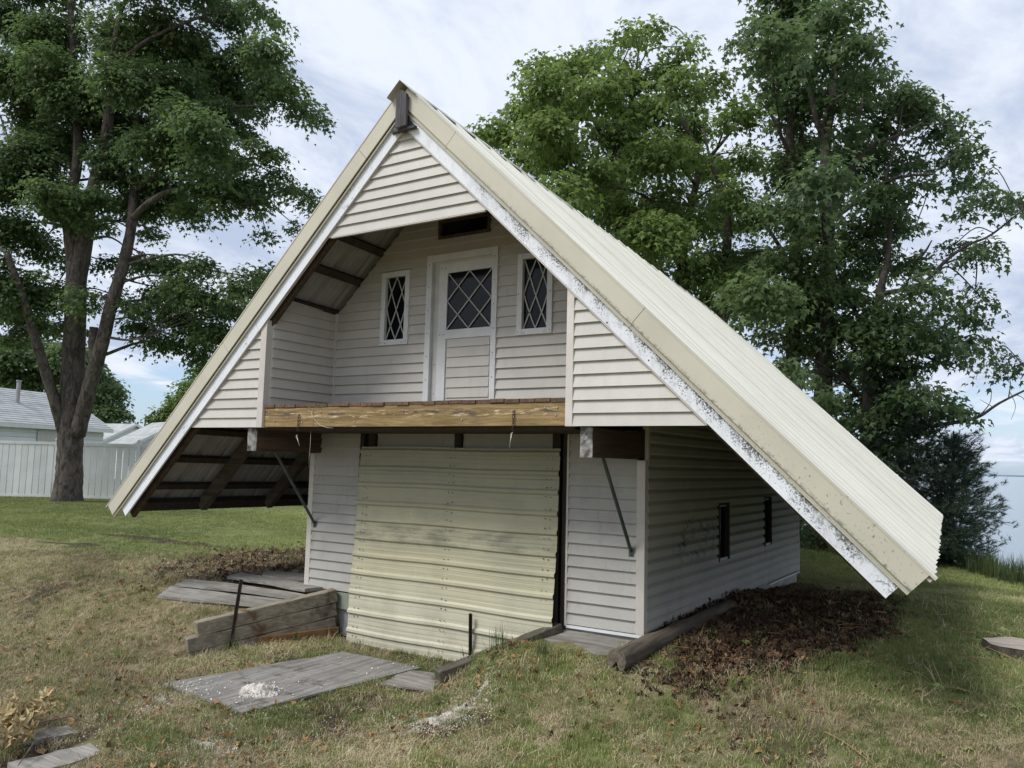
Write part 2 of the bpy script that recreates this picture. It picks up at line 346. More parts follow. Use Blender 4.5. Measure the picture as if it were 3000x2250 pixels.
SID = (.508, .486, .440)
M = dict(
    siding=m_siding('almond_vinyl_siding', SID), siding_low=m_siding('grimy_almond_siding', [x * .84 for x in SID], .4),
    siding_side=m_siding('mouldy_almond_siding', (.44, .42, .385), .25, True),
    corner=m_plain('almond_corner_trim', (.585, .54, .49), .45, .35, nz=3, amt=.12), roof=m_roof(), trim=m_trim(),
    barge=m_barge(False), barge_dirty=m_barge(True), garage=m_garage(), beam=m_beam(), glass=m_glass(),
    white=m_plain('white_window_trim', (.66, .665, .66), .45, .4, nz=5, amt=.1, bump=.05),
    offwhite=m_plain('offwhite_jamb', (.50, .485, .465), .5, .35, nz=5, amt=.12),
    lattice=m_plain('lead_lattice', (.44, .43, .41), .5, .35),
    dark=m_wood('dark_brown_lumber', (.055, .036, .024), (.10, .07, .048), 1, .6),  # dark brown is the lumber's own colour
    darkx=m_wood('dark_frame_lumber', (.035, .028, .024), (.06, .05, .042), 2, .6),
    rafter=m_wood('old_rafter_wood', (.06, .049, .039), (.12, .10, .08), 0, .6),
    deck=m_wood('reddish_deck_boards', (.085, .055, .036), (.165, .11, .07), 1, 1.),
    grey_wood=m_wood('weathered_grey_boards', (.15, .135, .115), (.30, .28, .25), 0, 1., silver=.35),
    ply=m_wood('weathered_plywood', (.135, .125, .112), (.27, .255, .235), 1, .7, silver=.25, spots=(.10, .082, .062)),
    timber=m_wood('weathered_timbers', (.165, .14, .10), (.30, .265, .20), 1, .6, spots=(.12, .075, .04)),
    timber_dark=m_wood('dark_damp_timber', (.07, .06, .045), (.14, .125, .095), 1, .6),
    lath=m_wood('brown_board', (.14, .075, .03), (.24, .135, .06), 1, .6),
    log=m_wood('old_pole_wood', (.075, .06, .045), (.16, .135, .105), 1, .8),
    post=m_wood('weathered_grey_post', (.05, .046, .048), (.12, .115, .12), 2, 1.2),
    endgrain=m_plain('peeling_beam_end', (.30, .29, .27), .85, .2, nz=16, amt=.85, bump=.6),
    steel=m_plain('grey_green_steel', (.085, .105, .095), .45, .5, .35, nz=9, amt=.3), rust=m_plain('rusty_dark_steel', (.055, .036, .03), .75, .35, .2, nz=14, amt=.5, bump=.4),
    zinc=m_plain('zinc_wire', (.42, .41, .38), .45, .5, .6), soffit=m_plain('grey_sheet_underside', (.30, .30, .295), .5, .35, nz=3, amt=.15),
    concrete=m_plain('stained_concrete', (.36, .36, .34), .85, .2, nz=4, amt=.3, bump=.4), greenboard=m_plain('grey_green_panel', (.25, .27, .22), .7, .25, nz=5, amt=.25),
    sawdust=m_plain('pale_wood_granules', (.70, .64, .58), .95, .1, nz=30, amt=.35, bump=.8),
    stump=m_wood('stump_cut', (.22, .185, .15), (.36, .32, .27), 0, .5), )

# ---------------------------------------------------------------- terrain
SHX = [-400, -60, -20, -6, 0, 2.9, 4, 5.05, 6.5, 8, 12, 30, 80, 400]; SHY = [260, 52, 33, 20, 14.8, 12.4, 13.0, 13.4, 10.7, 9.0, 6.5, -8, -50, -300]
def shore(x): return np.interp(x, SHX, SHY)
WATER = -1.9
def ramp_mask(x, y):
    xl = -.30 + (y + .42) * .464; xr = 2.49 + (y + .15) * .514
    return smooth(-.02, .03, x - xl) * smooth(-.02, .03, xr - x) * (y < .96)
def H(x, y):
    x = np.asarray(x, float); y = np.asarray(y, float)
    h = -.05 - .07 * smooth(1.4, .3, y) - .33 * smooth(.45, -.75, y)
    h = h - .10 * smooth(.4, -.6, y) * smooth(1.2, -.1, x) * smooth(-2.2, -.6, x)
    h = np.where(y < .96, h * (1 - ramp_mask(x, y)) + (-.455) * ramp_mask(x, y), h)
    h = h - .33 * smooth(2, 7, x) * smooth(4, 11, y) + .14 * np.exp(-(((x - 4.9) / 1.1) ** 2 + ((y - 3.6) / 1.6) ** 2))
    far = smooth(8, 25, np.hypot(x - 2, y)); h = h * (1 - far * .8)
    h = h + (fbm(x, y, .55, 3) - .5) * .10 * smooth(4, 12, np.hypot(x - 2, y - 1)) + (fbm(x, y, 3.2, 3) - .5) * .035
    h = h - .13 * np.exp(-(((x - 2.62) / .33) ** 2 + ((y + .32) / .30) ** 2)) - .10 * np.exp(-(((x + .35) / .35) ** 2 + ((y + .55) / .3) ** 2))
    h = h - .11 * smooth(3.0, 6.0, y) * np.exp(-((x - 4.2) / 1.1) ** 2)
    d = shore(x) - y; sl_ = np.hypot(1, .6)
    h = h - 2.7 * smooth(.3, -3.4, d) - np.clip(-d - 3, 0, 40) * .1
    return h
def Hs(x, y): return float(H(np.array([x]), np.array([y]))[0])

def axis(lo, hi, step, far, n):
    core = np.arange(lo, hi + 1e-6, step); g = step * 1.13 ** np.arange(1, n); g = np.cumsum(g); g = g[g < far]
    g = np.append(g, far); return np.concatenate([lo - g[::-1], core, hi + g])
def zones(x, y):
    """green: living grass 0..1, dirt: bare soil, litter: brown leaf mould"""
    n1 = fbm(x, y, .9, 4); n2 = fbm(x + 40, y - 17, 2.6, 4); n3 = fbm(x - 9, y + 31, .35, 3)
    left = smooth(-1.2, -4.5, x) * smooth(.6, 2.2, y + .25 * x * 0 + (n1 - .5) * 1.2); right = smooth(4.6, 5.6, x + .1 * y + (n1 - .5) * .8) * smooth(-.4, 1.0, y)
    lawn = np.maximum(np.maximum(left, right), smooth(6.4, 7.6, y + (n2 - .5)))
    near = .25 + .74 * (smooth(.46, .60, n2) * .6 + smooth(.45, .62, n1) * .4) * smooth(-1.0, 2.2, x + .15 * y)
    green = np.clip(np.maximum(lawn * (.74 + .5 * (n3 - .35)), near * .9), 0, 1)
    # leaf mould below the right eave
    e = np.hypot((x - 4.55) / .95, (y - 3.15) / 2.95); lit = smooth(1.12, .82, e + (n2 - .5) * .5)
    lit = np.maximum(lit, smooth(.9, .3, np.hypot((x - 4.6) / .8, (y - .25) / .4) + (n2 - .5) * .5) * .30)
    # bare dirt below the left eave and on the ramp
    e2 = np.hypot((x + 1.9) / 1.75, (y - 2.6) / 2.2); drt = smooth(1.1, .8, e2 + (n2 - .5) * .5)
    drt = np.maximum(drt, ramp_mask(x, y) * .75 * smooth(.2, .8, y)); n4 = fbm(x + 11, y + 5, 1.7, 4); drt = np.maximum(drt, smooth(.54, .66, n4) * .62 * smooth(3.4, 2.0, y) * smooth(5.2, 3.2, x) * smooth(-9, -6.5, x))
    drt = np.maximum(drt, smooth(.60, .70, n4) * .5 * smooth(1.0, -.2, y))
    drt = np.maximum(drt, smooth(1., .5, np.hypot((x + 5.8) / 2.6, (y - 3.1) / .35) + (n2 - .5)) * .8)
    return green, np.clip(drt, 0, 1), np.clip(lit, 0, 1)
def m_ground():
    t = NT('lawn_and_soil'); v = t.coord('Object'); g = t.attr('green'); d = t.attr('dirt'); l = t.attr('litter')
    f = t.noise(v, 28, 6, .75); f2 = t.noise(v, 130, 4, .7); big = t.noise(v, .7, 4, .6)
    thatch = t.mix(t.ramp(f, .3, .7), (.175, .135, .078), (.42, .345, .21)); thatch = t.mix(t.ramp(f2, .45, .72), thatch, (.44, .375, .245))
    grass = t.mix(t.ramp(f, .3, .7), (.130, .148, .056), (.255, .275, .115)); grass = t.mix(t.math('MULTIPLY', t.ramp(big, .45, .65), .6), grass, (.30, .31, .13))
    k = t.ramp(t.math('ADD', g, t.math('MULTIPLY', t.math('SUBTRACT', f, .5), .9)), .28, .72)
    c = t.mix(k, thatch, grass)
    soil = t.mix(t.ramp(f, .3, .7), (.038, .026, .019), (.125, .092, .066)); c = t.mix(t.ramp(t.math('ADD', d, t.math('MULTIPLY', t.math('SUBTRACT', f, .5), .8)), .3, .6), c, soil)
    mould = t.mix(t.ramp(f2, .35, .7), (.028, .017, .011), (.095, .052, .03)); c = t.mix(t.ramp(t.math('ADD', l, t.math('MULTIPLY', t.math('SUBTRACT', f, .5), .6)), .3, .6), c, mould)
    t.bump(t.math('ADD', f, f2), .8, .03); return t.done(c, .95, .1)
M['ground'] = m_ground()
gx = axis(-3.2, 8.2, .045, 900, 90); gy = axis(-3.6, 6.2, .045, 900, 90)
GX, GY = np.meshgrid(gx, gy, indexing='ij'); gz = H(GX, GY); zg, zd, zl = zones(GX, GY)
nx, ny = len(gx), len(gy); ii = np.arange(nx * ny).reshape(nx, ny)
Fq = np.stack([ii[:-1, :-1], ii[1:, :-1], ii[1:, 1:], ii[:-1, 1:]], -1).reshape(-1, 4)
gm = npmesh('ground', np.stack([GX, GY, gz], -1).reshape(-1, 3), Fq, M['ground'], dict(green=zg.ravel(), dirt=zd.ravel(), litter=zl.ravel()), True)
tag(link('ground', gm, None), 'worn lawn and soil around the boat house', kind='structure')

def m_water():
    t = NT('lake_water'); v = t.coord('Object', (1, 2.2, 1)); n = t.math('ADD', t.noise(v, .9, 4, .6), t.math('MULTIPLY', t.noise(v, .12, 3, .6), 2.))
    t.bump(n, .25, .12); return t.done((.13, .18, .22), .14, .5)
wm = MB(); wm.add([(-9000, -9000, WATER), (9000, -9000, WATER), (9000, 9000, WATER), (-9000, 9000, WATER)], [(0, 1, 2, 3)])
tag(wm.build('lake', m_water(), fix=False), 'calm pale blue lake beyond the lawn', kind='structure')
fs = MB(); prev = None
hh = [random.uniform(6, 15) for _ in range(60)]
for i in range(60):
    a = math.radians(-20 + i * 1.9); d = 5200; x, y = CAM[0] + d * math.sin(a), CAM[1] + d * math.cos(a); cur = (x, y, hh[i])
    if prev:
        (x0, y0, h0), (x1, y1, h1) = prev, cur; k = 1.06; c0 = CAM[0], CAM[1]; q = lambda x, y: (c0[0] + (x - c0[0]) * k, c0[1] + (y - c0[1]) * k)
        fs.add([(x0, y0, -3), (x1, y1, -3), (x1, y1, h1), (x0, y0, h0), (*q(x0, y0), -3), (*q(x1, y1), -3), (*q(x1, y1), h1), (*q(x0, y0), h0)], [(0, 1, 2, 3), (3, 2, 6, 7), (7, 6, 5, 4)])
    prev = cur
tag(fs.build('far_shore', m_plain('far_blue_shore', (.22, .29, .38), .95, .0, nz=.004)), 'low blue line of the far shore on the horizon', kind='structure')

# ================================================================ THE BOAT HOUSE
XC, ZR, SL, DY = 1.834, 4.828, .96, -.0647
RN = math.hypot(1, SL)
house = tag(empty('boat_house', (1.83, 3.7, 0)), 'two-storey boat house with steep cream metal roof and open balcony over a garage door', 'house')

def kid(o, parent=house):
    """parent without moving (parts are modelled in world space)"""
    o.parent = parent; o.matrix_parent_inverse = Matrix.Translation(parent_loc(parent)).inverted(); return o
def parent_loc(p):
    return Vector(p.location) if p.parent is None else Vector((0, 0, 0)) + (Vector(house.location) if p is house else (p.get('_w') and Vector(p['_w']) or Vector((0, 0, 0))))
def part(mb, name, mat, parent=house, **k):
    o = mb.build(name, mat, None, **k); o.parent = parent
    if parent is house: o.matrix_parent_inverse = Matrix.Translation(-Vector(house.location))
    return o
def roof_z(x, y): return ZR - SL * abs(x - XC) + DY * y

def clip(poly, a, b, c):
    """keep a*s + b*z <= c"""
    out = []
    for i in range(len(poly)):
        p, q = poly[i], poly[(i + 1) % len(poly)]; dp = a * p[0] + b * p[1] - c; dq = a * q[0] + b * q[1] - c
        if dp <= 0: out.append(p)
        if dp * dq < 0: k = dp / (dp - dq); out.append((p[0] + (q[0] - p[0]) * k, p[1] + (q[1] - p[1]) * k))
    return out
def clapboard(parent, O, sx, nr, poly, z0, exp, mat, openings=(), joints=(), lip=.021, gap=.0015, cove=False):
    """one mesh object per siding course (split where an opening or a joint cuts it)"""
    O = Vector(O); sx = Vector(sx); nr = Vector(nr); zmax = max(p[1] for p in poly); k = 0
    while z0 + k * exp < zmax - 1e-4:
        a = z0 + k * exp; b = a + exp; k += 1
        band = clip(clip(poly, 0, -1, -a), 0, 1, b)
        if len(band) < 3: continue
        s0 = min(p[0] for p in band); s1 = max(p[0] for p in band)
        ops = [o for o in openings if o[2] < b - 1e-4 and o[3] > a + 1e-4]
        br = sorted({s0, s1, *[min(max(o[i], s0), s1) for o in ops for i in (0, 1)], *[j + random.uniform(-.01, .01) for j in joints(k) if s0 + .05 < j < s1 - .05]} if callable(joints) else {s0, s1, *[min(max(o[i], s0), s1) for o in ops for i in (0, 1)]})
        jn = set(br) - {min(max(o[i], s0), s1) for o in ops for i in (0, 1)}
        mb = MB(); run = []
        def flush():
            nonlocal mb
            if mb.v:
                part(mb, 'siding_plank', mat, parent)
            mb = MB()
        for i in range(len(br) - 1):
            l, r = br[i], br[i + 1]
            if r - l < 1e-4: continue
            mid = (l + r) / 2; cov = [(max(o[2], a), min(o[3], b)) for o in ops if o[0] < mid < o[1]]
            if i and l in jn: flush()
            free = [(a, b)]
            for c0, c1 in cov: free = [(p, q) for (f0, f1) in free for (p, q) in ((f0, min(f1, c0)), (max(f0, c1), f1)) if q - p > .004]
            if not free: flush(); continue
            g0 = gap if l in jn and l > s0 else 0; g1 = gap if r in jn and r < s1 else 0
            for f0, f1 in free:
                cell = clip(clip(clip(clip(band, -1, 0, -l - g0), 1, 0, r - g1), 0, -1, -f0), 0, 1, f1)
                if len(cell) < 3: continue
                def off(z):
                    t = (z - a) / exp
                    if cove: return np.interp(t, (0, .12, .62, .74, .86, 1.), (.026, .030, .027, .019, .009, .003))
                    return .003 + lip * (1 - t)
                if cove:
                    cuts = [f0] + [a + exp * q for q in (.12, .62, .74, .86) if f0 + .003 < a + exp * q < f1 - .003] + [f1]
                    for c0, c1 in zip(cuts, cuts[1:]):
                        sub = clip(clip(cell, 0, -1, -c0), 0, 1, c1)
                        if len(sub) > 2: mb.prism([O + sx * p[0] + Vector((0, 0, p[1])) + nr * off(p[1]) for p in sub], [O + sx * p[0] + Vector((0, 0, p[1])) - nr * .004 for p in sub])
                    continue
                mb.prism([O + sx * p[0] + Vector((0, 0, p[1])) + nr * off(p[1]) for p in cell], [O + sx * p[0] + Vector((0, 0, p[1])) - nr * .004 for p in cell])
        flush()

# --- gable front (y = 0)
EXP = .1008
def tri(*p): return part(MB().prism([(x, .006, z) for x, z in p], [(x, .03, z) for x, z in p]), 'gable_wall', M['darkx'])
gable_l = tri((-1.06, 1.715), (0, 1.715), (0, 2.70)); gable_r = tri((3.615, 1.715), (4.70, 1.715), (3.615, 2.74)); gable = tri((.89, 3.565), (2.77, 3.565), (1.825, 4.46))
S1 = dict(O=(0, 0, 0), sx=(1, 0, 0), nr=(0, -1, 0))
clapboard(gable, poly=[(.879, 3.558), (2.78, 3.558), (1.825, 4.475)], z0=3.558, exp=EXP, mat=M['siding'], **S1)
clapboard(gable_l, poly=[(-1.046, 1.71), (.004, 1.71), (.004, 2.718)], z0=1.71, exp=EXP, mat=M['siding'], **S1)
clapboard(gable_r, poly=[(3.611, 1.71), (4.70, 1.71), (3.611, 2.755)], z0=1.71, exp=EXP, mat=M['siding'], **S1)
# thin receiver channel following the rakes and posts
for sd in (-1, 1):
    mb = MB(); f = lambda dx, o: (XC - .009 + sd * dx, -.024 + o, 4.475 - SL * dx)
    mb.bar(f(0, 0), f(2.87 if sd > 0 else 2.86, 0), .028, .020, (sd * SL, 0, 1)); part(mb, 'edge_channel', M['corner'])
mb = MB(); mb.box((.93, -.022, 3.548), (2.74, .004, 3.560)); part(mb, 'edge_channel', M['corner'])
# corner posts of the balcony
def topcut(x, y): return 4.475 - SL * abs(x - 1.825)
for x0, x1 in ((0.0, .086), (3.555, 3.618)):
    mb = MB(); za, zb = topcut(x0, 0) , topcut(x1, 0)
    mb.prism([(x0, -.026, 1.708), (x1, -.026, 1.708), (x1, -.026, zb), (x0, -.026, za)], [(x0, .06, 1.708), (x1, .06, 1.708), (x1, .06, zb), (x0, .06, za)])
    part(mb, 'corner_board', M['corner'], bevel=.003)

# --- balcony recess
D1 = .945
def under(x, y): return roof_z(x, y) - .10
bw = [(.09, 1.90), (3.555, 1.90), (3.555, under(3.555, D1)), (XC, under(XC, D1)), (.09, under(.09, D1))]
recess = part(MB().prism([(x, D1 + .035, z) for x, z in bw], [(x, D1 + .07, z) for x, z in bw]), 'balcony_wall', M['darkx'])
OPN = [(1.40, 2.245, 1.80, 3.52), (.79, 1.135, 2.65, 3.40), (2.515, 2.866, 2.65, 3.408), (1.53, 2.135, 3.715, 3.89)]
clapboard(recess, (0, D1, 0), (1, 0, 0), (0, -1, 0), bw, 1.922, EXP, M['siding'], OPN)
for x, nr in ((.09, 1), (3.555, -1)):
    zt = under(x, .4) + .02
    pl = [(0.05, 1.90), (D1, 1.90), (D1, zt - .03), (.05, zt + .02)]
    sw = part(MB().box((x - nr * .05 - .01, .05, 1.9), (x - nr * .05 + .01, D1, zt - .03)), 'balcony_side_wall', M['darkx'])
    clapboard(sw, (x, 0, 0), (0, 1, 0), (nr, 0, 0), pl, 1.922, EXP, M['siding'])
    part(MB().box((min(x, x + nr * .032), D1 - .032, 1.92), (max(x, x + nr * .032), D1 - .004, zt - .02)), 'inside_corner_trim', M['corner'])
# deck boards, rim joists, joists below
nb = 24
for i in range(nb):
    x0 = .094 + i * (3.46 / nb); dz = random.uniform(-.004, .003)
    part(MB().box((x0 + .002, random.uniform(-.012, .004), 1.903 + dz), (x0 + 3.46 / nb - .004, D1 + .03, 1.937 + dz)), 'deck_board', M['deck'], bevel=.004)
part(MB().box((.087, .004, 1.714), (.783, .045, 1.899)), 'rim_joist', M['beam'], bevel=.002)
part(MB().box((.787, .003, 1.714), (3.553, .045, 1.900)), 'rim_joist', M['beam'], bevel=.002)
for i in range(9): part(MB().box((.10 + i * .43, .047, 1.722), (.145 + i * .43, D1 + .05, 1.899)), 'floor_joist', M['dark'])
part(MB().box((.03, .05, 1.688), (3.60, .90, 1.712)), 'floor_underside', M['darkx'])
bolts = MB()
for x, z in ((.16, 1.86), (.24, 1.77), (.63, 1.76), (.88, 1.86), (1.32, 1.76), (1.9, 1.86), (2.55, 1.77), (3.36, 1.86), (3.47, 1.86), (3.46, 1.80)):
    bolts.tube([(x, .004, z), (x, -.004, z)], .008, 8)
tag(part(bolts, 'bolt', M['zinc']), kind='stuff')

def lattice_parts(parent, x0, x1, z0, z1, y, wob=0.):
    xm, zm = (x0 + x1) / 2, (z0 + z1) / 2
    segs = [((x0, z1), (x1, z0)), ((x1, z1), (x0, z0)), ((xm, z1), (x0, zm)), ((xm, z1), (x1, zm)), ((x0, zm), (xm, z0)), ((x1, zm), (xm, z0))]
    for k, (p, q) in enumerate(segs):
        mb = MB(); dx, dz = q[0] - p[0], q[1] - p[1]; pts = []
        for j in range(5):
            t = j / 4; b = math.sin(math.pi * t) * wob * random.uniform(.4, 1) * (1 if k % 2 else -1); pts.append((p[0] + dx * t + b, y - .002 * (k % 3), p[1] + dz * t))
        for j in range(4): mb.bar(pts[j], pts[j + 1], .006, .0115, (dz, 0, -dx))
        part(mb, 'lattice_strip', M['lattice'], parent)
def screws(parent, pts):
    mb = MB()
    for x, y, z in pts: mb.tube([(x, y, z), (x, y - .003, z)], .0055, 6)
    tag(part(mb, 'screw', M['steel'], parent), kind='stuff')
# door
casing = MB().box((1.382, D1 - .034, 1.935), (1.452, D1 + .03, 3.539)).box((2.200, D1 - .034, 1.935), (2.263, D1 + .03, 3.539)).box((1.4525, D1 - .033, 3.468), (2.1995, D1 + .03, 3.538))
door = part(MB().box((1.525, D1 + .0, 1.94), (1.630, D1 + .035, 3.44)).box((2.182, D1 + .0, 1.94), (2.1985, D1 + .035, 3.44)).box((1.6305, D1 + .001, 3.338), (2.1815, D1 + .034, 3.44)).box((1.6305, D1 + .001, 2.655), (2.1815, D1 + .034, 2.746)).box((1.6305, D1 + .02, 1.94), (2.1815, D1 + .034, 2.654)), 'door', M['white'])
part(casing, 'door_casing', M['white'], bevel=.003)
part(MB().box((1.4535, D1 + .012, 1.94), (1.5245, D1 + .034, 3.44)).box((1.4535, D1 + .008, 3.4415), (2.1985, D1 + .034, 3.467)), 'door_jamb', M['offwhite'])
part(MB().box((1.632, D1 + .016, 2.748), (2.18, D1 + .022, 3.336)), 'door_glass', M['glass'], door)
lattice_parts(door, 1.634, 2.178, 2.750, 3.334, D1 + .006)
clapboard(door, (0, D1 + .017, 0), (1, 0, 0), (0, -1, 0), [(1.645, 1.95), (2.165, 1.95), (2.165, 2.64), (1.645, 2.64)], 1.95, .103, M['siding'], lip=.012)
screws(door, [(1.417, D1 - .034, 2.0 + .24 * i) for i in range(7)] + [(2.23, D1 - .034, 2.0 + .24 * i) for i in range(7)] + [(1.55, D1, 2.70), (1.60, D1, 2.70), (1.55, D1, 3.39), (1.60, D1, 3.39), (1.49, D1 + .012, 2.4), (1.49, D1 + .012, 2.1)])
part(MB().tube([(1.57, D1 - .002, 2.35), (1.57, D1 - .035, 2.35)], .012, 10).tube([(1.57, D1 - .03, 2.35), (1.57, D1 - .062, 2.35)], [.02, .024], 12), 'door_knob', M['zinc'], door) if False else None
# leaded windows beside the door
for x0, x1, z0, z1 in ((.769, 1.154, 2.628, 3.422), (2.497, 2.886, 2.63, 3.428)):
    b = .058; y0, y1 = D1 - .036, D1 + .03
    fr = MB().box((x0, y0, z0), (x0 + b, y1, z1)).box((x1 - b, y0, z0), (x1, y1, z1)).box((x0 + b + .0005, y0 + .001, z1 - b), (x1 - b - .0005, y1, z1 - .001)).box((x0 + b + .0005, y0 + .001, z0 + .001), (x1 - b - .0005, y1, z0 + b))
    win = part(fr, 'window', M['white'], bevel=.003)
    part(MB().box((x0 + b - .004, D1 + .006, z0 + b - .004), (x1 - b + .004, D1 + .012, z1 - b + .004)), 'window_pane', M['glass'], win)
    lattice_parts(win, x0 + b + .004, x1 - b - .004, z0 + b + .004, z1 - b - .004, D1 - .002, .012)
    screws(win, [(x0 + .02, y0, z0 + .03), (x0 + .08, y0 + .001, z0 + .02), (x1 - .02, y0, z0 + .03), (x1 - .08, y0 + .001, z0 + .02), (x1 - .02, y0, z0 + .4), (x0 + .02, y0, z0 + .4)])
# vent light above the door
vx0, vx1, vz0, vz1 = 1.511, 2.155, 3.699, 3.904
vent = part(MB().box((vx0, D1 - .03, vz0), (vx0 + .03, D1 + .03, vz1)).box((vx1 - .03, D1 - .03, vz0), (vx1, D1 + .03, vz1)).box((vx0 + .03, D1 - .029, vz1 - .03), (vx1 - .03, D1 + .03, vz1)).box((vx0 + .03, D1 - .029, vz0), (vx1 - .03, D1 + .03, vz0 + .03)), 'vent_frame', M['dark'])
part(MB().box((vx0 + .026, D1 + .01, vz0 + .026), (vx1 - .026, D1 + .016, vz1 - .026)), 'vent_screen', M['glass'], vent)

# --- lower storey
D2, XL, XR, YB = .94, -.172, 3.807, 6.51
front = part(MB().box((XL + .01, D2 + .03, .0), (.555, D2 + .09, 1.73)).box((3.078, D2 + .03, .0), (XR - .01, D2 + .09, 1.73)).box((.555, D2 + .06, 1.50), (3.078, D2 + .10, 1.73)), 'front_wall', M['darkx'])
jr = [(3.094, 0.), (XR - .052, 0.), (XR - .052, 1.72), (3.094, 1.72)]; jl = [(XL + .045, 0.), (.548, 0.), (.548, 1.72), (XL + .045, 1.72)]
LO = dict(O=(0, D2, 0), sx=(1, 0, 0), nr=(0, -1, 0))
clapboard(front, poly=jr, z0=.012, exp=.1015, mat=M['siding_low'], lip=.024, **LO)
clapboard(front, poly=jl, z0=.012, exp=.1015, mat=M['siding_low'], lip=.024, **LO)
clapboard(front, (0, D2 + .045, 0), (1, 0, 0), (0, -1, 0), [(.745, 1.45), (1.77, 1.45), (1.77, 1.72), (.745, 1.72)], 1.43, .12, M['siding_low'], lip=.008)
clapboard(front, (0, D2 + .045, 0), (1, 0, 0), (0, -1, 0), [(1.87, 1.45), (2.89, 1.45), (2.89, 1.72), (1.87, 1.72)], 1.43, .12, M['siding_low'], lip=.008)
for x0, x1 in ((.636, .735), (1.78, 1.862), (2.90, 2.985)): part(MB().box((x0, D2 + .01, 1.40), (x1, D2 + .055, 1.71)), 'door_track_stud', M['darkx'])
for x0, x1, mt in ((.552, .606, 'darkx'), (3.030, 3.074, 'darkx')): part(MB().box((x0, D2 - .02, -.44), (x1, D2 + .12, 1.70)), 'door_jamb_post', M[mt])
part(MB().box((3.0745, D2 - .025, -.005), (3.093, D2 + .03, 1.70)), 'edge_channel', M['corner'])
part(MB().box((.56, D2 + .13, -.46), (3.07, D2 + .16, 1.52)), 'door_backing', M['darkx'])
# outside corner boards
for x0, x1, y0, y1 in ((XL - .022, XL + .05, D2 - .022, D2 + .05), (XR - .055, XR + .024, D2 - .024, D2 + .045)):
    part(MB().box((x0, y0, .004), (x1, y1, 1.465 if x0 > 1 else 1.47)), 'corner_board', M['corner'], bevel=.004)
part(MB().box((XR - .03, D2 + .046, 1.466), (XR + .022, D2 + .09, 1.95)), 'corner_board', M['corner'])
# side wall with two slim windows
def side_open(y0, y1, z0, z1): return (y0, y1, z0, z1)
WN = [(2.889, 3.27, .438, 1.048), (4.687, 5.032, .47, 1.075)]
top = [(D2 + .02, under(XR, D2) + .02), (YB, under(XR, YB) + .02)]
spoly = [(D2 + .047, .0), (YB - .03, .0), (YB - .03, top[1][1]), (D2 + .047, top[0][1])]
side = part(MB().box((XR - .08, D2 + .09, .0), (XR - .045, YB - .02, under(XR, YB))), 'side_wall', M['darkx'])
def sj(k): return [(2.05, 4.95), (3.55, 5.9), (2.75, 5.35)][k % 3] if k % 2 else [3.55, 5.45]
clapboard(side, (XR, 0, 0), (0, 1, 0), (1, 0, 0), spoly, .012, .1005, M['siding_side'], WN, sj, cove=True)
for y0, y1, z0, z1 in WN:
    w = part(MB().box((XR - .035, y0 - .006, z0 - .004), (XR + .033, y0 + .024, z1 + .004)).box((XR - .035, y1 - .022, z0), (XR + .026, y1, z1)).box((XR - .035, y0 + .022, z1 - .022), (XR + .02, y1 - .022, z1)), 'window', M['darkx'])
    part(MB().box((XR - .03, y0 + .02, z0 + .02), (XR - .024, y1 - .02, z1 - .02)), 'window_pane', M['glass'], w)
    part(MB().box((XR - .02, y0 + .022, z0), (XR + .012, y1 - .022, z0 + .026)), 'window_sill', M['white'], w)
    part(MB().box((XR - .02, y0 + .0225, z1 - .045), (XR - .004, y1 - .0225, z1 - .0225)), 'window_head', M['offwhite'], w)
part(MB().box((XR - .06, YB - .03, .0), (XR + .028, YB + .02, 2.4)), 'corner_board', M['corner'])
# far walls (not seen from the front, closed all the same)
part(MB().box((XL, D2 + .09, .0), (XL + .06, YB, under(XL, YB))), 'side_wall', M['siding_low'])
part(MB().prism([(XL, YB, 0), (XR - .06, YB, 0), (XR - .06, YB, under(XR, YB)), (XC, YB, under(XC, YB)), (XL, YB, under(XL, YB))], [(XL, YB - .06, 0), (XR - .06, YB - .06, 0), (XR - .06, YB - .06, under(XR, YB)), (XC, YB - .06, under(XC, YB)), (XL, YB - .06, under(XL, YB))]), 'rear_wall', M['siding_low'])
# foundation
part(MB().box((XL + .006, D2 + .006, -.5), (.56, D2 + .14, -.002)).box((3.07, D2 + .006, -.5), (XR - .006, D2 + .14, -.002)).box((XR - .15, D2 + .141, -.6), (XR - .006, YB - .02, -.002)).box((XL + .006, D2 + .141, -.6), (XL + .15, YB - .02, -.002)).box((XL + .151, YB - .16, -.6), (XR - .151, YB - .02, -.002)), 'foundation', M['concrete'])
part(MB().box((3.09, D2 - .022, -.022), (XR + .02, D2 + .004, .004)), 'starter_strip', M['white'])
part(MB().box((XL - .02, D2 - .02, -.03), (.10, D2 + .004, .002)), 'starter_strip', M['white'])
part(MB().box((XR - .004, 4.9, -.03), (XR + .03, YB + .02, -.006)), 'starter_strip', M['white'])
part(MB().box((.11, D2 - .035, -.17), (.53, D2 - .005, -.004)), 'green_grey_panel', M['greenboard'])
for y in (2.46, 3.42):
    vp = part(MB().box((XR, y, -.06), (XR + .05, y + .36, .035)), 'foundation_vent', M['concrete'])
    part(MB().box((XR, y - .01, .036), (XR + .06, y + .37, .05)), 'vent_hood', M['white'], vp)

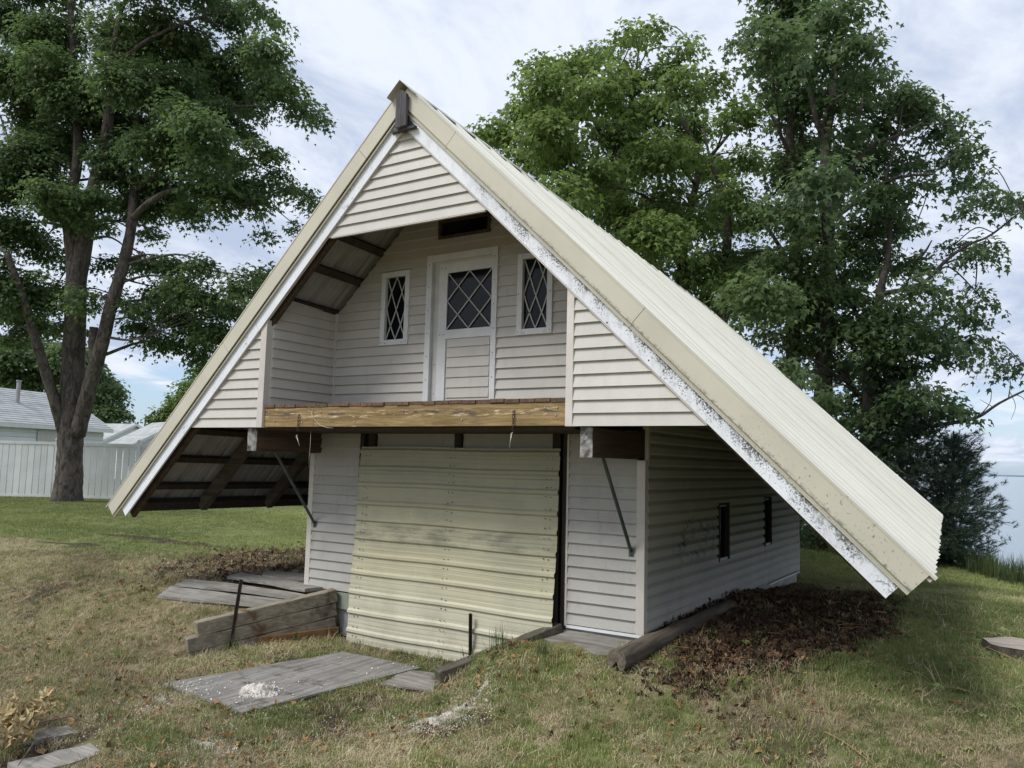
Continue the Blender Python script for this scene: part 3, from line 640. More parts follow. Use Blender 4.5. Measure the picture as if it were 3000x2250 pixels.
# --- cantilever beams and their struts
for x0, x1 in ((-.170, -.035), (3.668, 3.772)):
    bm_ = part(MB().box((x0, .030, 1.473), (x1, D2 + .06, 1.705)), 'cantilever_beam', M['dark'], bevel=.003)
    part(MB().box((x0 - .001, .022, 1.472), (x1 + .001, .0295, 1.7045)), 'beam_end', M['endgrain'], bm_)
for (p, q) in (((-.105, .33, 1.475), (-.072, .915, .70)), ((3.715, .33, 1.475), (3.708, .915, .69))):
    p, q = Vector(p), Vector(q); d = (q - p).normalized()
    st = part(MB().tube([p, p + d * .03, q - d * .05, q], [.011, .016, .016, .011], 10), 'strut', M['steel'], smooth_=True)
    part(MB().box((q.x - .022, D2 - .024, q.z - .045), (q.x + .024, D2 - .018, q.z + .02)).tube([(q.x, D2 - .02, q.z - .022), (q.x, D2 - .034, q.z - .022)], .009, 6), 'strut_bracket', M['steel'], st)

# --- garage door: four overlapping ribbed sheets, leaning out at the foot
GX0, GX1 = .612, 3.026
def gd(z): return .886 - .112 * (1.55 - z) / 2.0
ribs = [1.503, 1.327, 1.16, .968, .80, .612, .435, .252, .052, -.145, -.338]
def rib_h(z):
    h = 0.
    for r in ribs:
        d = abs(z - r)
        if d < .010: h = max(h, .020)
        elif d < .030: h = max(h, .020 * (.030 - d) / .020)
        for o in (-.062, .062, -.105):
            dd = abs(z - r - o)
            if dd < .007: h = max(h, .0018)
    return h
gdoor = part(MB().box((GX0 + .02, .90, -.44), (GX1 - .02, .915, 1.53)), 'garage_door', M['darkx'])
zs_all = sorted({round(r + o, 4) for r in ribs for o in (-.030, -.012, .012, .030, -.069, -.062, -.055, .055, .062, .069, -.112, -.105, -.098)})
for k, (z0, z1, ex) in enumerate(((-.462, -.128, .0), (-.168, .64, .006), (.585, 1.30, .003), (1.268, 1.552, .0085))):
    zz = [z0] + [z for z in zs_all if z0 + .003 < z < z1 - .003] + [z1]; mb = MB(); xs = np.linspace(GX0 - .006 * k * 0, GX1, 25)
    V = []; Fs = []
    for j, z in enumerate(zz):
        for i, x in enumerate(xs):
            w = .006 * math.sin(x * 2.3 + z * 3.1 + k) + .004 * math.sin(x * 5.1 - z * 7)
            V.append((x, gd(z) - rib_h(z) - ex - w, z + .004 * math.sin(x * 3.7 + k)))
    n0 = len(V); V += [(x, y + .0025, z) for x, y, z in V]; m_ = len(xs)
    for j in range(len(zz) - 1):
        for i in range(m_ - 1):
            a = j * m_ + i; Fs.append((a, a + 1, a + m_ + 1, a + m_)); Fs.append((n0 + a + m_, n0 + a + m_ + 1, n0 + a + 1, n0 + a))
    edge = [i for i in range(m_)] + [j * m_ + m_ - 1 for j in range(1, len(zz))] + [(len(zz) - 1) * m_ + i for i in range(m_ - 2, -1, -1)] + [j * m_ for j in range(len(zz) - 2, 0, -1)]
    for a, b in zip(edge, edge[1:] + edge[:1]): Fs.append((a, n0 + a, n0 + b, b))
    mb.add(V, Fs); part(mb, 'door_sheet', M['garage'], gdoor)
sc_ = MB()
for r in ribs:
    for o in (.045, -.045):
        for x in (.70, .75, 1.80, 1.85, 2.90, 2.95):
            z = r + o + random.uniform(-.008, .008); y = gd(z) - .012; sc_.tube([(x + random.uniform(-.006, .006), y + .006, z), (x, y - .003, z)], .0048, 6)
tag(part(sc_, 'screw', M['steel'], gdoor), kind='stuff')

# --- roof
EAVE = .776
def ext(y): return (ZR + DY * y - EAVE) / SL
def roofpt(side, e, y, off):
    """e: horizontal distance from the ridge line, off: lift normal to the slope"""
    return (XC + side * (e + off * SL / RN), y, ZR + DY * y - SL * e + off / RN)
YF, YE, PW, RP = -.07, 8.22, .9144, .3048
def ribprof(y0, y1):
    pts = []; y = y0; out = [(y0, 0.)]
    k = 0
    while True:
        c = YF + .02 + k * RP; k += 1
        if c > y1 + .05: break
        for o, h in ((-.048, 0), (-.018, .045), (.018, .045), (.048, 0), (.10, 0), (.115, .008), (.13, 0), (.175, 0), (.19, .008), (.205, 0)):
            if y0 + .002 < c + o < y1 - .002: out.append((c + o, h))
    out.append((y1, 0.)); return out
for side in (-1, 1):
    y = YF
    while y < YE - .05:
        y1 = min(y + PW, YE); pr = ribprof(y, y1); mb = MB(); n = len(pr); V = []
        es = (0.004, .25, .5, .75, 1.)
        for t in es:
            for yy, h in pr: V.append(roofpt(side, t * ext(yy) + (random.uniform(0, .012) if t == 1. else 0), yy, h - .006 * math.sin(t * 9 + yy) - .004 * math.sin(t * 23 + yy * 5)))
        Fs = [(j * n + i, j * n + i + 1, (j + 1) * n + i + 1, (j + 1) * n + i) for j in range(len(es) - 1) for i in range(n - 1)]
        b = len(V); V += [tuple(Vector(p) - Vector((side * SL / RN, 0, 1 / RN)) * .003) for p in V]; Fs += [tuple(b + q for q in reversed(f)) for f in Fs]
        eg = list(range(n)) + [j * n + n - 1 for j in range(1, len(es))] + [(len(es) - 1) * n + i for i in range(n - 2, -1, -1)] + [j * n for j in range(len(es) - 2, 0, -1)]
        Fs += [(p, q, b + q, b + p) for p, q in zip(eg, eg[1:] + eg[:1])]
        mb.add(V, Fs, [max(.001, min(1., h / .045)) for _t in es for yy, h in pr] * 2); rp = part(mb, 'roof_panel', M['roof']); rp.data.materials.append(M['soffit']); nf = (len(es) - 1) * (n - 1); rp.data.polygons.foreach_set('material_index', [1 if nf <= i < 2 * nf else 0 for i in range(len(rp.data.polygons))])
        y = y1
    def RK(e, perp, y): return Vector(roofpt(side, e, y, -perp))
    def strip(e0, e1, p0, p1, y0, y1, yref=0.):
        mb = MB(); V = []; A = []; nseg = max(1, int((e1 - e0) / .5))
        for i in range(nseg + 1):
            e = e0 + (e1 - e0) * i / nseg
            for p, yy in ((p0, y0), (p1, y0), (p1, y1), (p0, y1)):
                q = RK(e, p, yref); V.append((q.x, yy, q.z)); A.append(1. if p == p0 else .001)
        Fs = []
        for i in range(nseg):
            a = i * 4; Fs += [(a + k, a + (k + 1) % 4, a + 4 + (k + 1) % 4, a + 4 + k) for k in range(4)]
        Fs += [(3, 2, 1, 0), tuple(nseg * 4 + k for k in range(4))]; mb.add(V, Fs, A); return mb
    cuts = (.02, .585 if side > 0 else .518, 2.374 if side > 0 else 2.342, 4.205)
    for i in range(3):
        g = .003 if i else 0
        mb = strip(cuts[i] + g, cuts[i + 1] - (0 if i == 2 else .0005), -.030, .116, -.078, -.066)
        # reversed attribute: mildew gathers along the lower edge of this trim
        mb.a = [1.001 - a for a in mb.a]
        lo = strip(cuts[i] + g, cuts[i + 1], .1165, .142, -.054, -.0475); to = strip(cuts[i] + g, cuts[i + 1] + (.03 if i == 2 else 0), -.042, -.0305, -.082, .03)
        lip_ = strip(cuts[i] + g, cuts[i + 1], .1425, .149, -.070, -.0470)
        for q in (lo, to, lip_): mb.add(q.v, q.f, [0.01] * len(q.v))
        part(mb, 'rake_trim', M['trim'])
    wc = (.16, 2.03, 4.16) if side > 0 else (.16, 2.02, 4.10)
    for i in range(2):
        part(strip(wc[i] + (.002 if i else 0), wc[i + 1], .105, .258, -.044 - .002 * i, -.026), 'barge_board', M['barge_dirty'] if side > 0 else M['barge'])
    part(strip(.2, 4.10, .10, .285, .031, .07), 'rake_rafter', M['dark'])
    # purlins under the sheets, rafters in the overhang
    for z in (4.35, 4.02, 3.70, 3.40, 3.07, 2.75, 2.42, 2.06, 1.70, 1.375, 1.05):
        e0 = (ZR - z) / SL
        mb = MB(); a = RK(e0 - .03, .039, .071); b_ = RK((e0 - .03) * ext(YE) / ext(0), .039, YE - .1)
        mb.bar(a, b_, .085, .045, (side * SL, 0, 1)); part(mb, 'purlin', M['darkx'])
    e0 = ext(0) - .09; a = RK(e0, .060, .071); b_ = RK(ext(YE) - .09, .060, YE - .1); mb = MB(); mb.bar(a, b_, .15, .07, (side * SL, 0, 1)); part(mb, 'eave_beam', M['darkx'])
    for y in (1.0, 1.98, 2.96, 3.94, 4.92, 5.9, 7.3):
        wx = (XC - XL if side < 0 else XR - XC) - .02
        a = RK(max(wx - .1, 1.9), .125, y); b_ = RK(ext(y) - .10, .125, y); mb = MB(); mb.bar(a, b_, .09, .13, (side * SL, 0, 1)); part(mb, 'rafter', M['rafter'])
for y0, y1 in ((-.15, 2.7), (2.66, 5.5), (5.46, 8.26)):
    mb = MB(); V = []
    for yy in np.linspace(y0, y1, 9):
        for sd, e in ((-1, .125), (-1, .120), (0, 0), (1, .120), (1, .125)):
            sag = .004 * math.sin(yy * 9)
            if sd == 0: V.append((XC, yy, ZR + DY * yy + .050))
            else: V.append((XC + sd * (e + .02), yy, ZR + DY * yy - SL * e + .040 + sag - (.008 if e > .121 else 0)))
    n0 = len(V); V += [(x, y, z - .004) for x, y, z in V]
    Fs = []
    for j in range(8):
        for i in range(4): a = j * 5 + i; Fs += [(a, a + 1, a + 6, a + 5), (n0 + a + 5, n0 + a + 6, n0 + a + 1, n0 + a)]
    for i in range(4): Fs += [(i, n0 + i, n0 + i + 1, i + 1), (40 + i, 41 + i, n0 + 41 + i, n0 + 40 + i)]
    for j in range(8): a = j * 5; Fs += [(a, a + 5, n0 + a + 5, n0 + a), (a + 4, n0 + a + 4, n0 + a + 9, a + 9)]
    mb.add(V, Fs); part(mb, 'ridge_cap', M['trim'])
part(MB().prism([(1.778, -.125, 4.452), (1.842, -.125, 4.44), (1.842, -.125, 4.800), (1.778, -.125, 4.765)], [(1.778, -.096, 4.452), (1.842, -.096, 4.44), (1.842, -.096, 4.80), (1.778, -.096, 4.765)]).prism(
    [(1.845, -.128, 4.446), (1.905, -.128, 4.45), (1.905, -.128, 4.75), (1.845, -.128, 4.800)], [(1.845, -.096, 4.446), (1.905, -.096, 4.45), (1.905, -.096, 4.75), (1.845, -.096, 4.80)]), 'king_post', M['post'], bevel=.003)
part(MB().prism([(1.715, -.095, 4.425), (1.985, -.095, 4.425), (1.985, -.095, 4.447), (1.715, -.095, 4.447)], [(1.715, -.055, 4.425), (1.985, -.055, 4.425), (1.985, -.055, 4.447), (1.715, -.055, 4.447)]).prism(
    [(1.69, -.0545, 4.43), (1.98, -.0545, 4.43), (1.834, -.0545, 4.60)], [(1.69, -.03, 4.43), (1.98, -.03, 4.43), (1.834, -.03, 4.60)]), 'post_block', M['post'])

# --- hanging chains with hooks, loose wire
def chain(x, ztop, zl, zend, dx, label):
    root = empty('hook_chain', (x, -.012, ztop)); tag(root, label, 'chain', 'chains hanging from the balcony beam')
    n = int((ztop - zl) / .034)
    for i in range(n):
        mb = MB(); c = Vector((.001 * math.sin(i), 0, -.017 - i * .034)); pts = []
        for k in range(13):
            a = 2 * math.pi * k / 12; u, w = math.cos(a) * .009, math.sin(a) * .022
            pts.append(c + (Vector((u, 0, w)) if i % 2 else Vector((0, u, w))))
        mb.tube(pts, .0028, 5, cap=False); mb.build('chain_link', M['rust'], root, True)
    zb = -(ztop - zl)
    mb = MB(); mb.tube([(0, 0, zb), (-.02, 0, zb - .012), (-.028, 0, zb - .03), (-.006, 0, zb - .02)], .0035, 6); mb.tube([(-.012, 0, zb - .012), (dx, 0, -(ztop - zend))], .0045, 6); mb.build('hook_rod', M['zinc'], root, True)
    MB().tube([(0, .018, 0), (0, -.004, 0)], .007, 6).build('eye_bolt', M['zinc'], root)
chain(.594, 1.835, 1.635, 1.53, .035, 'short rusty chain and hook hanging near the left end of the balcony beam')
chain(3.072, 1.838, 1.66, 1.535, -.03, 'short rusty chain and hook hanging near the right end of the balcony beam')
wr = MB(); wr.tube([(.74, -.008, 1.905), (.70, -.012, 1.885), (.725, -.010, 1.868), (.76, -.012, 1.86), (.80, -.016, 1.80), (.89, -.014, 1.73), (.98, -.01, 1.705), (1.06, -.006, 1.70)], .0022, 5)
tag(wr.build('loose_wire', M['zinc'], None, True), 'thin pale wire curling over the balcony beam beside its joint', 'wire')
wr = MB(); wr.tube([(.675, .08, 1.70), (.679, .08, 1.55), (.672, .08, 1.42), (.676, .08, 1.325)], .0024, 5)
tag(wr.build('loose_wire', M['zinc'], None, True), 'straight wire dangling below the balcony left of the garage door', 'wire')

# ================================================================ YARD THINGS
def board(name, corners, thick, mat, label, cat, group=None, sagz=0., parts=10, zoff=.0, parent=None, cup=0.):
    """a board or sheet lying on the ground: corners a,b,c,d (x,y) with a-b one end; follows the ground, sampled along its length"""
    a, b, c, d = [np.array(q, float) for q in corners]; V = []; m = 5
    for i in range(parts + 1):
        t = i / parts
        for j in range(m):
            s = j / (m - 1); p = (a * (1 - s) + b * s) * (1 - t) + (d * (1 - s) + c * s) * t
            jit = random.uniform(-.004, .004) if i in (0, parts) or j in (0, m - 1) else 0
            z = (p[2] if len(p) > 2 else 0) + sagz * math.sin(math.pi * t) + cup * (2 * s - 1) ** 2 + .003 * math.sin(i * 1.3 + j * .8)
            V.append((p[0] + jit, p[1] + jit, z))
    n0 = len(V); V += [(x, y, z - thick) for x, y, z in V]; Fs = []
    for i in range(parts):
        for j in range(m - 1): q = i * m + j; Fs += [(q, q + 1, q + m + 1, q + m), (n0 + q + m, n0 + q + m + 1, n0 + q + 1, n0 + q)]
    eg = list(range(m)) + [i * m + m - 1 for i in range(1, parts + 1)] + [parts * m + j for j in range(m - 2, -1, -1)] + [i * m for i in range(parts - 1, 0, -1)]
    Fs += [(p, q, n0 + q, n0 + p) for p, q in zip(eg, eg[1:] + eg[:1])]
    mb = MB(); mb.add(V, Fs); o = mb.build(name, mat, parent)
    return tag(o, label, cat, group) if label else o

def timber(p, q, w, h, mat, name='timber', parent=None, n=9, wob=.004, bev=.008):
    """slightly uneven squared timber between two end centres"""
    p, q = Vector(p), Vector(q); d = (q - p).normalized(); sd = d.cross(Vector((0, 0, 1))).normalized(); u = sd.cross(d)
    V = []
    for i in range(n):
        t = i / (n - 1); c = p.lerp(q, t); r = lambda: random.uniform(-wob, wob)
        for a, b in ((-1, -1), (1, -1), (1, 1), (-1, 1)): V.append(c + sd * (a * w / 2 + r()) + u * (b * h / 2 + r()))
    Fs = [(3, 2, 1, 0), tuple((n - 1) * 4 + k for k in range(4))]
    for i in range(n - 1): Fs += [(i * 4 + k, i * 4 + (k + 1) % 4, i * 4 + 4 + (k + 1) % 4, i * 4 + 4 + k) for k in range(4)]
    mb = MB(); mb.add(V, Fs); return mb.build(name, mat, parent, bevel=bev)

# left retaining wall: three stacked timbers, end post and toe board
rw = tag(empty('retaining_wall'), 'low wall of three stacked weathered timbers left of the garage ramp', 'retaining wall')
A = Vector((-.22, -.42, 0)); B = Vector((.40, .915, 0))
dirn = (B - A).normalized(); sdv = Vector((-dirn.y, dirn.x, 0))
def tl(s, z): p = A.lerp(B, s) + sdv * .065; return (p.x, p.y, z)
timber(tl(.01, -.262), tl(.96, -.030), .13, .132, M['timber'], parent=rw)
timber(tl(-.045, -.410), tl(.96, -.172), .135, .132, M['timber'], parent=rw)
timber(tl(-.02, -.535), tl(.96, -.312), .13, .130, M['timber'], parent=rw)
pp = A.lerp(B, .985) + sdv * .03
timber((pp.x, pp.y, -.5), (pp.x, pp.y, .035), .09, .06, M['timber_dark'], 'end_post', rw, 4, .002)
f0 = A.lerp(B, .42) - sdv * .022; f1 = A.lerp(B, .975) - sdv * .022
timber((f0.x, f0.y, -.43), (f1.x, f1.y, -.405), .036, .105, M['lath'], 'toe_board', rw, 5, .002, .003)
# right edging timber of the ramp
ed = tag(timber((2.50, -.15, -.335), (3.04, .90, -.045), .11, .125, M['timber_dark']), 'dark half-buried edging timber right of the garage ramp', 'timber')
ed.name = 'edging_timber'
# steel stakes
def stake(p, q, label):
    p, q = Vector(p), Vector(q); d = (q - p).normalized(); mb = MB(); mb.bar(p, q, .034, .007, (0, 1, 0)); mb.bar(p + Vector((0, -.014, 0)), q + Vector((0, -.014, 0)), .007, .026, (0, 1, 0))
    o = mb.build('steel_stake', M['rust']); return tag(o, label, 'stake', 'steel stakes beside the ramp')
stake((-.02, -.18, -.62), (-.05, -.05, .195), 'tall rusty steel stake leaning on the stacked timber wall')
stake((2.19, .76, -.60), (2.185, .74, .018), 'short rusty steel stake standing before the garage door')
# plywood and boards
zr = -.44
board('plywood_sheet', [(.62, -1.33, -.43), (1.72, -1.44, -.43), (1.93, .36, -.432), (.96, .36, -.432)], .016, M['ply'], 'large weathered grey plywood sheet lying in front of the garage door', 'plywood', zoff=0)
board('plywood_sheet', [(1.99, -.27, -.436), (2.46, -.15, -.436), (2.14, .31, -.438), (1.86, .22, -.438)], .014, M['grey_wood'], 'small weathered plywood offcut between big sheet and dark edging timber', 'plywood')
board('wooden_slab', [(2.82, .34, -.175), (3.66, .44, -.125), (3.72, .925, -.050), (3.02, .925, -.045)], .03, M['grey_wood'], 'weathered wooden slab sloping from the right front corner of the wall', 'board')
# boards left of the house
g_ = 'old boards lying left of the boat house'
board('old_plank', [(-1.62, .10, Hs(-1.62, .10) + .022), (-1.76, .36, Hs(-1.76, .36) + .028), (.05, .44, Hs(.05, .44) + .05), (-.02, .24, Hs(-.02, .24) + .05)], .026, M['grey_wood'], 'silvery plank at the grass edge, nearest of the boards left of the house', 'plank', g_, .0, cup=.006)
board('old_plank', [(-1.80, .44, Hs(-1.8, .44) + .024), (-1.93, .72, Hs(-1.93, .72) + .024), (.14, .68, Hs(.14, .68) + .055), (.06, .52, Hs(.06, .52) + .06)], .026, M['grey_wood'], 'curving silvery plank second from the grass left of the house', 'plank', g_, .012, cup=.012)
board('old_plank', [(-1.55, .97, -.02), (-1.66, 1.27, -.015), (.12, .90, .03), (.05, .70, .025)], .035, M['grey_wood'], 'flat grey plank third from the grass left of the house', 'plank', g_, .01)
board('old_plank', [(-1.02, 1.04, .03), (-1.30, 1.36, .03), (-.16, 1.62, .045), (-.18, 1.24, .045)], .045, M['grey_wood'], 'thick grey plank lying on top of others beside the left wall', 'plank', g_)
board('old_plank', [(-1.42, 1.86, -.03), (-1.62, 2.2, -.03), (-.20, 2.3, -.01), (-.20, 1.9, -.01)], .03, M['grey_wood'], 'grey plank in the dark soil furthest back beside the left wall', 'plank', g_)
board('old_plank', [(-.62, .98, -.03), (-.72, 1.12, -.03), (-.19, 1.17, -.01), (-.19, 1.0, -.01)], .03, M['grey_wood'], 'short plank end leaning against the left wall corner', 'plank', g_)
# log
p0, p1 = Vector((3.905, .22, -.055)), Vector((3.99, 2.78, .015)); pts = []; rad = []
for i in range(14):
    t = i / 13; c = p0.lerp(p1, t); pts.append(c + Vector((.008 * math.sin(i * 1.7), 0, .004 * math.cos(i * 2.1)))); rad.append((.082 - .010 * t) * (1 + .03 * math.sin(i * 2.3)))
mb = MB(); n = 20
mb.tube(pts, rad, n, True, .03)
# split wedge in the near end
for i in range(4):
    for k in (4, 5):
        v = Vector(mb.v[i * n + k]); mb.v[i * n + k] = tuple(pts[i] + (v - pts[i]) * (.15 + .22 * i))
o = mb.build('log', M['log'], None, True); tag(o, 'old round pole with a split end lying along the right wall', 'log')
am = o.modifiers.new('edge', 'EDGE_SPLIT'); am.split_angle = math.radians(50)
# stump at the right edge
sx_, sy_ = 6.50, 2.50; sz = Hs(sx_, sy_); st = tag(empty('tree_stump', (sx_, sy_, sz)), 'low sawn tree stump in the lawn at the right edge', 'stump')
mb = MB(); ring = []
for k in range(28):
    a = 2 * math.pi * k / 28; r = .27 * (1 + .06 * math.sin(3 * a) + .03 * math.sin(7 * a)); ring.append((r * math.cos(a), r * math.sin(a)))
mb.add([(x * 1.12, y * 1.12, -.10) for x, y in ring] + [(x, y, .070) for x, y in ring], [(k, (k + 1) % 28, 28 + (k + 1) % 28, 28 + k) for k in range(28)])
M['bark_stump'] = m_bark('stump_bark', (.045, .036, .028), (.12, .10, .08)); mb.build('bark', M['bark_stump'], st, True)
mb = MB(); mb.add([(x, y, .071 + .006 * math.sin(i)) for i, (x, y) in enumerate(ring)] + [(0, 0, .077)], [(k, (k + 1) % 28, 28) for k in range(28)]); mb.build('cut_face', M['stump'], st)
# boards at the lower left corner, with dry leaf branch
zb = Hs(1.4, -2.6) + .03
board('old_plank', [(1.42, -2.9, zb + .005), (1.70, -2.96, zb + .005), (1.66, -2.46, zb - .015), (1.43, -2.40, zb - .015)], .03, M['grey_wood'], 'grey board on the ground at the lower left under dry leaves', 'plank', 'boards under the dry branch')
board('old_plank', [(.98, -2.62, zb + .02), (1.18, -2.66, zb + .02), (1.22, -2.36, zb), (1.02, -2.33, zb)], .03, M['grey_wood'], 'pale board end behind the dry leaf branch at the lower left', 'plank', 'boards under the dry branch')

# ---------------------------------------------------------------- small leaf shapes
def leaf_outline():
    return np.array([(0, 0), (.22, .05), (.46, .02), (.40, .22), (.58, .48), (.30, .50), (.16, .60), (0, 1.), (-.16, .60), (-.30, .50), (-.58, .48), (-.40, .22), (-.46, .02), (-.22, .05)])
LO_ = leaf_outline()
def leaf_mesh(name, size, mat, curl=.35):
    mb = MB(); c = (0, .33 * size, .0); V = [c]
    for x, y in LO_: r = math.hypot(x, y - .33); V.append((x * size, y * size, size * curl * (r ** 2) * (1 if random.random() < .7 else -.4)))
    mb.add(V, [(0, 1 + k, 1 + (k + 1) % len(LO_)) for k in range(len(LO_))]); m = mb.mesh(name); m.materials.append(mat); return m
def m_dryleaf(name, a, b):
    t = NT(name); c = t.mix(t.rnd(), a, b); c = t.mix(t.ramp(t.noise(t.coord('Object'), 30, 4, .6), .4, .7), c, [x * .55 for x in a])
    return t.done(c, .75, .2)
M['dry_yellow'] = m_dryleaf('dry_yellow_leaf', (.36, .27, .13), (.56, .46, .26))
br = tag(empty('dry_branch', (1.12, -2.62, zb)), 'cut branch with withered yellow maple leaves at the lower left corner', 'branch')
mb = MB(); mb.tube([(-.35, .15, .03), (0, 0, .10), (.30, -.14, .07), (.46, -.30, .03)], [.010, .008, .006, .003], 6); mb.tube([(0, 0, .10), (.16, .16, .14), (.30, .22, .10)], [.006, .004, .002], 5); mb.tube([(.1, -.05, .09), (.05, -.25, .12)], [.005, .002], 5); mb.build('twig', M['log'], br, True)
lms = [leaf_mesh('leaf', s, M['dry_yellow'], c) for s, c in ((.10, .9), (.085, -.9), (.115, 1.1), (.075, .7))]
for i in range(85):
    m = lms[i % 4]; o = bpy.data.objects.new('leaf', m); COL.objects.link(o); o.parent = br
    t = random.random(); x = -.40 + .66 * t + random.gauss(0, .05); y = .18 - .50 * t + random.gauss(0, .11)
    o.location = (x, y, .045 + abs(random.gauss(0, .05)) + .07 * math.sin(math.pi * t)); o.rotation_euler = (random.uniform(-1.1, 1.1), random.uniform(-1.1, 1.1), random.uniform(0, 6.28))

# ---------------------------------------------------------------- pale granule heaps
def heap(cx, cy, rx, ry, h, rot, label, zb=None, n=34):
    mb = MB(); V = []; c_, s_ = math.cos(rot), math.sin(rot); rr = random.random() * 50
    for i in range(n):
        for j in range(n):
            u, v = 2 * i / (n - 1) - 1, 2 * j / (n - 1) - 1
            nn = float(fbm(np.array([u * 1.3 + rr]), np.array([v * 1.3]), 2.4, 4)[0]); r = math.hypot(u, v)
            hh = max(0, (1 - r ** 1.6)) * (.45 + 1.1 * nn) * h + (nn - .55) * h * 1.0 - .012 - (.03 if r > .95 else 0); hh += random.uniform(-.004, .006)
            x, y = u * rx, v * ry; x, y = cx + x * c_ - y * s_, cy + x * s_ + y * c_
            V.append((x, y, (Hs(x, y) if zb is None else zb) + hh))
    Fs = [(i * n + j, (i + 1) * n + j, (i + 1) * n + j + 1, i * n + j + 1) for i in range(n - 1) for j in range(n - 1)]
    mb.add(V, Fs); o = mb.build('sawdust_heap', M['sawdust'], None); return tag(o, label, 'heap', 'pale sawdust heaps on the ground')
heap(1.44, -1.05, .17, .13, .075, .3, 'small pale heap of sawdust granules on the plywood sheet', -.426)
heap(2.92, -.50, .18, .46, .026, -.16, 'long pale sawdust streak in the grass right of the plywood')
heap(2.02, -1.98, .20, .15, .018, .4, 'pale sawdust patch in the grass below the plywood sheet')
heap(2.25, -2.05, .15, .12, .015, 1.4, 'pale sawdust patch at the bottom edge of the grass')
heap(.95, -1.50, .19, .12, .015, .9, 'pale gravelly patch beside the left corner of the plywood')

# ---------------------------------------------------------------- instanced ground cover
def scatter(name, P, rot, scl, tint, protos, label, cat=None):
    m = bpy.data.meshes.new(name); m.vertices.add(len(P)); m.vertices.foreach_set('co', np.asarray(P, np.float32).ravel())
    for nm, ty, d in (('rot', 'FLOAT_VECTOR', rot), ('scl', 'FLOAT', scl), ('tint', 'FLOAT', tint), ('idx', 'INT', RNG.integers(0, len(protos), len(P)))):
        a = m.attributes.new(nm, ty, 'POINT'); a.data.foreach_set('vector' if ty == 'FLOAT_VECTOR' else 'value', np.asarray(d, np.int32 if ty == 'INT' else np.float32).ravel())
    o = bpy.data.objects.new(name, m); COL.objects.link(o); tag(o, label, cat, None, 'stuff')
    cl = bpy.data.collections.new(name + '_source')
    for i, pm in enumerate(protos): cl.objects.link(bpy.data.objects.new('%s_source_%d' % (name, i), pm))
    ng = bpy.data.node_groups.new(name, 'GeometryNodeTree'); ng.interface.new_socket('Geometry', in_out='INPUT', socket_type='NodeSocketGeometry'); ng.interface.new_socket('Geometry', in_out='OUTPUT', socket_type='NodeSocketGeometry')
    N, L = ng.nodes, ng.links; gi = N.new('NodeGroupInput'); go = N.new('NodeGroupOutput'); ip = N.new('GeometryNodeInstanceOnPoints'); ci = N.new('GeometryNodeCollectionInfo')
    ci.inputs['Collection'].default_value = cl; ci.inputs['Separate Children'].default_value = True; ci.inputs['Reset Children'].default_value = True
    ip.inputs['Pick Instance'].default_value = True
    def na(nm, ty):
        x = N.new('GeometryNodeInputNamedAttribute'); x.data_type = ty; x.inputs['Name'].default_value = nm; return x.outputs[0]
    e2r = N.new('FunctionNodeEulerToRotation'); L.new(na('rot', 'FLOAT_VECTOR'), e2r.inputs[0])
    L.new(gi.outputs[0], ip.inputs['Points']); L.new(ci.outputs[0], ip.inputs['Instance']); L.new(na('idx', 'INT'), ip.inputs['Instance Index'])
    L.new(e2r.outputs[0], ip.inputs['Rotation']); L.new(na('scl', 'FLOAT'), ip.inputs['Scale']); L.new(ip.outputs[0], go.inputs[0])
    md = o.modifiers.new('scatter', 'NODES'); md.node_group = ng; return o
M['blade'] = m_blade('grass_blade', (.115, .152, .048), (.315, .35, .125))
M['dry_blade'] = m_blade('dry_grass_blade', (.25, .205, .115), (.58, .50, .315), .15)
M['reed'] = m_blade('shore_reed', (.035, .060, .020), (.10, .135, .045))
M['brown_leaf'] = m_blade('brown_fallen_leaf', (.040, .025, .017), (.20, .115, .066), .1)
M['tan_leaf'] = m_blade('tan_fallen_leaf', (.20, .10, .04), (.42, .27, .13), .1)
M['stone'] = m_blade('white_chips', (.42, .39, .34), (.80, .77, .72), 0.)
M['yellow'] = m_blade('yellow_petals', (.65, .50, .02), (.8, .65, .05), .1)
def tuft(name, n, h, spread, w, mat, lean=.6, flat=0.):
    V = []; Fs = []
    for i in range(n):
        a = random.uniform(0, 6.283); r = spread * math.sqrt(random.random()); x, y = r * math.cos(a), r * math.sin(a); hh = h * random.uniform(.45, 1.1)
        b = random.uniform(0, 6.283); l = random.uniform(.1, lean) * hh; dx, dy = math.cos(b), math.sin(b); px_, py_ = -dy * w / 2, dx * w / 2; k = len(V)
        z1, z2 = hh * (.6 - flat * .4), hh * (1 - flat * .75)
        V += [(x - px_, y - py_, -.01), (x + px_, y + py_, -.01), (x + dx * l * .4 - px_ * .8, y + dy * l * .4 - py_ * .8, z1), (x + dx * l * .4 + px_ * .8, y + dy * l * .4 + py_ * .8, z1), (x + dx * l, y + dy * l, z2)]
        Fs += [(k, k + 1, k + 3, k + 2), (k + 2, k + 3, k + 4)]
    m = bpy.data.meshes.new(name); m.from_pydata(V, [], Fs); m.materials.append(mat); return m
def inside_house(x, y): return (x > XL - .02) & (x < XR + .02) & (y > D2 - .05) & (y < YB)
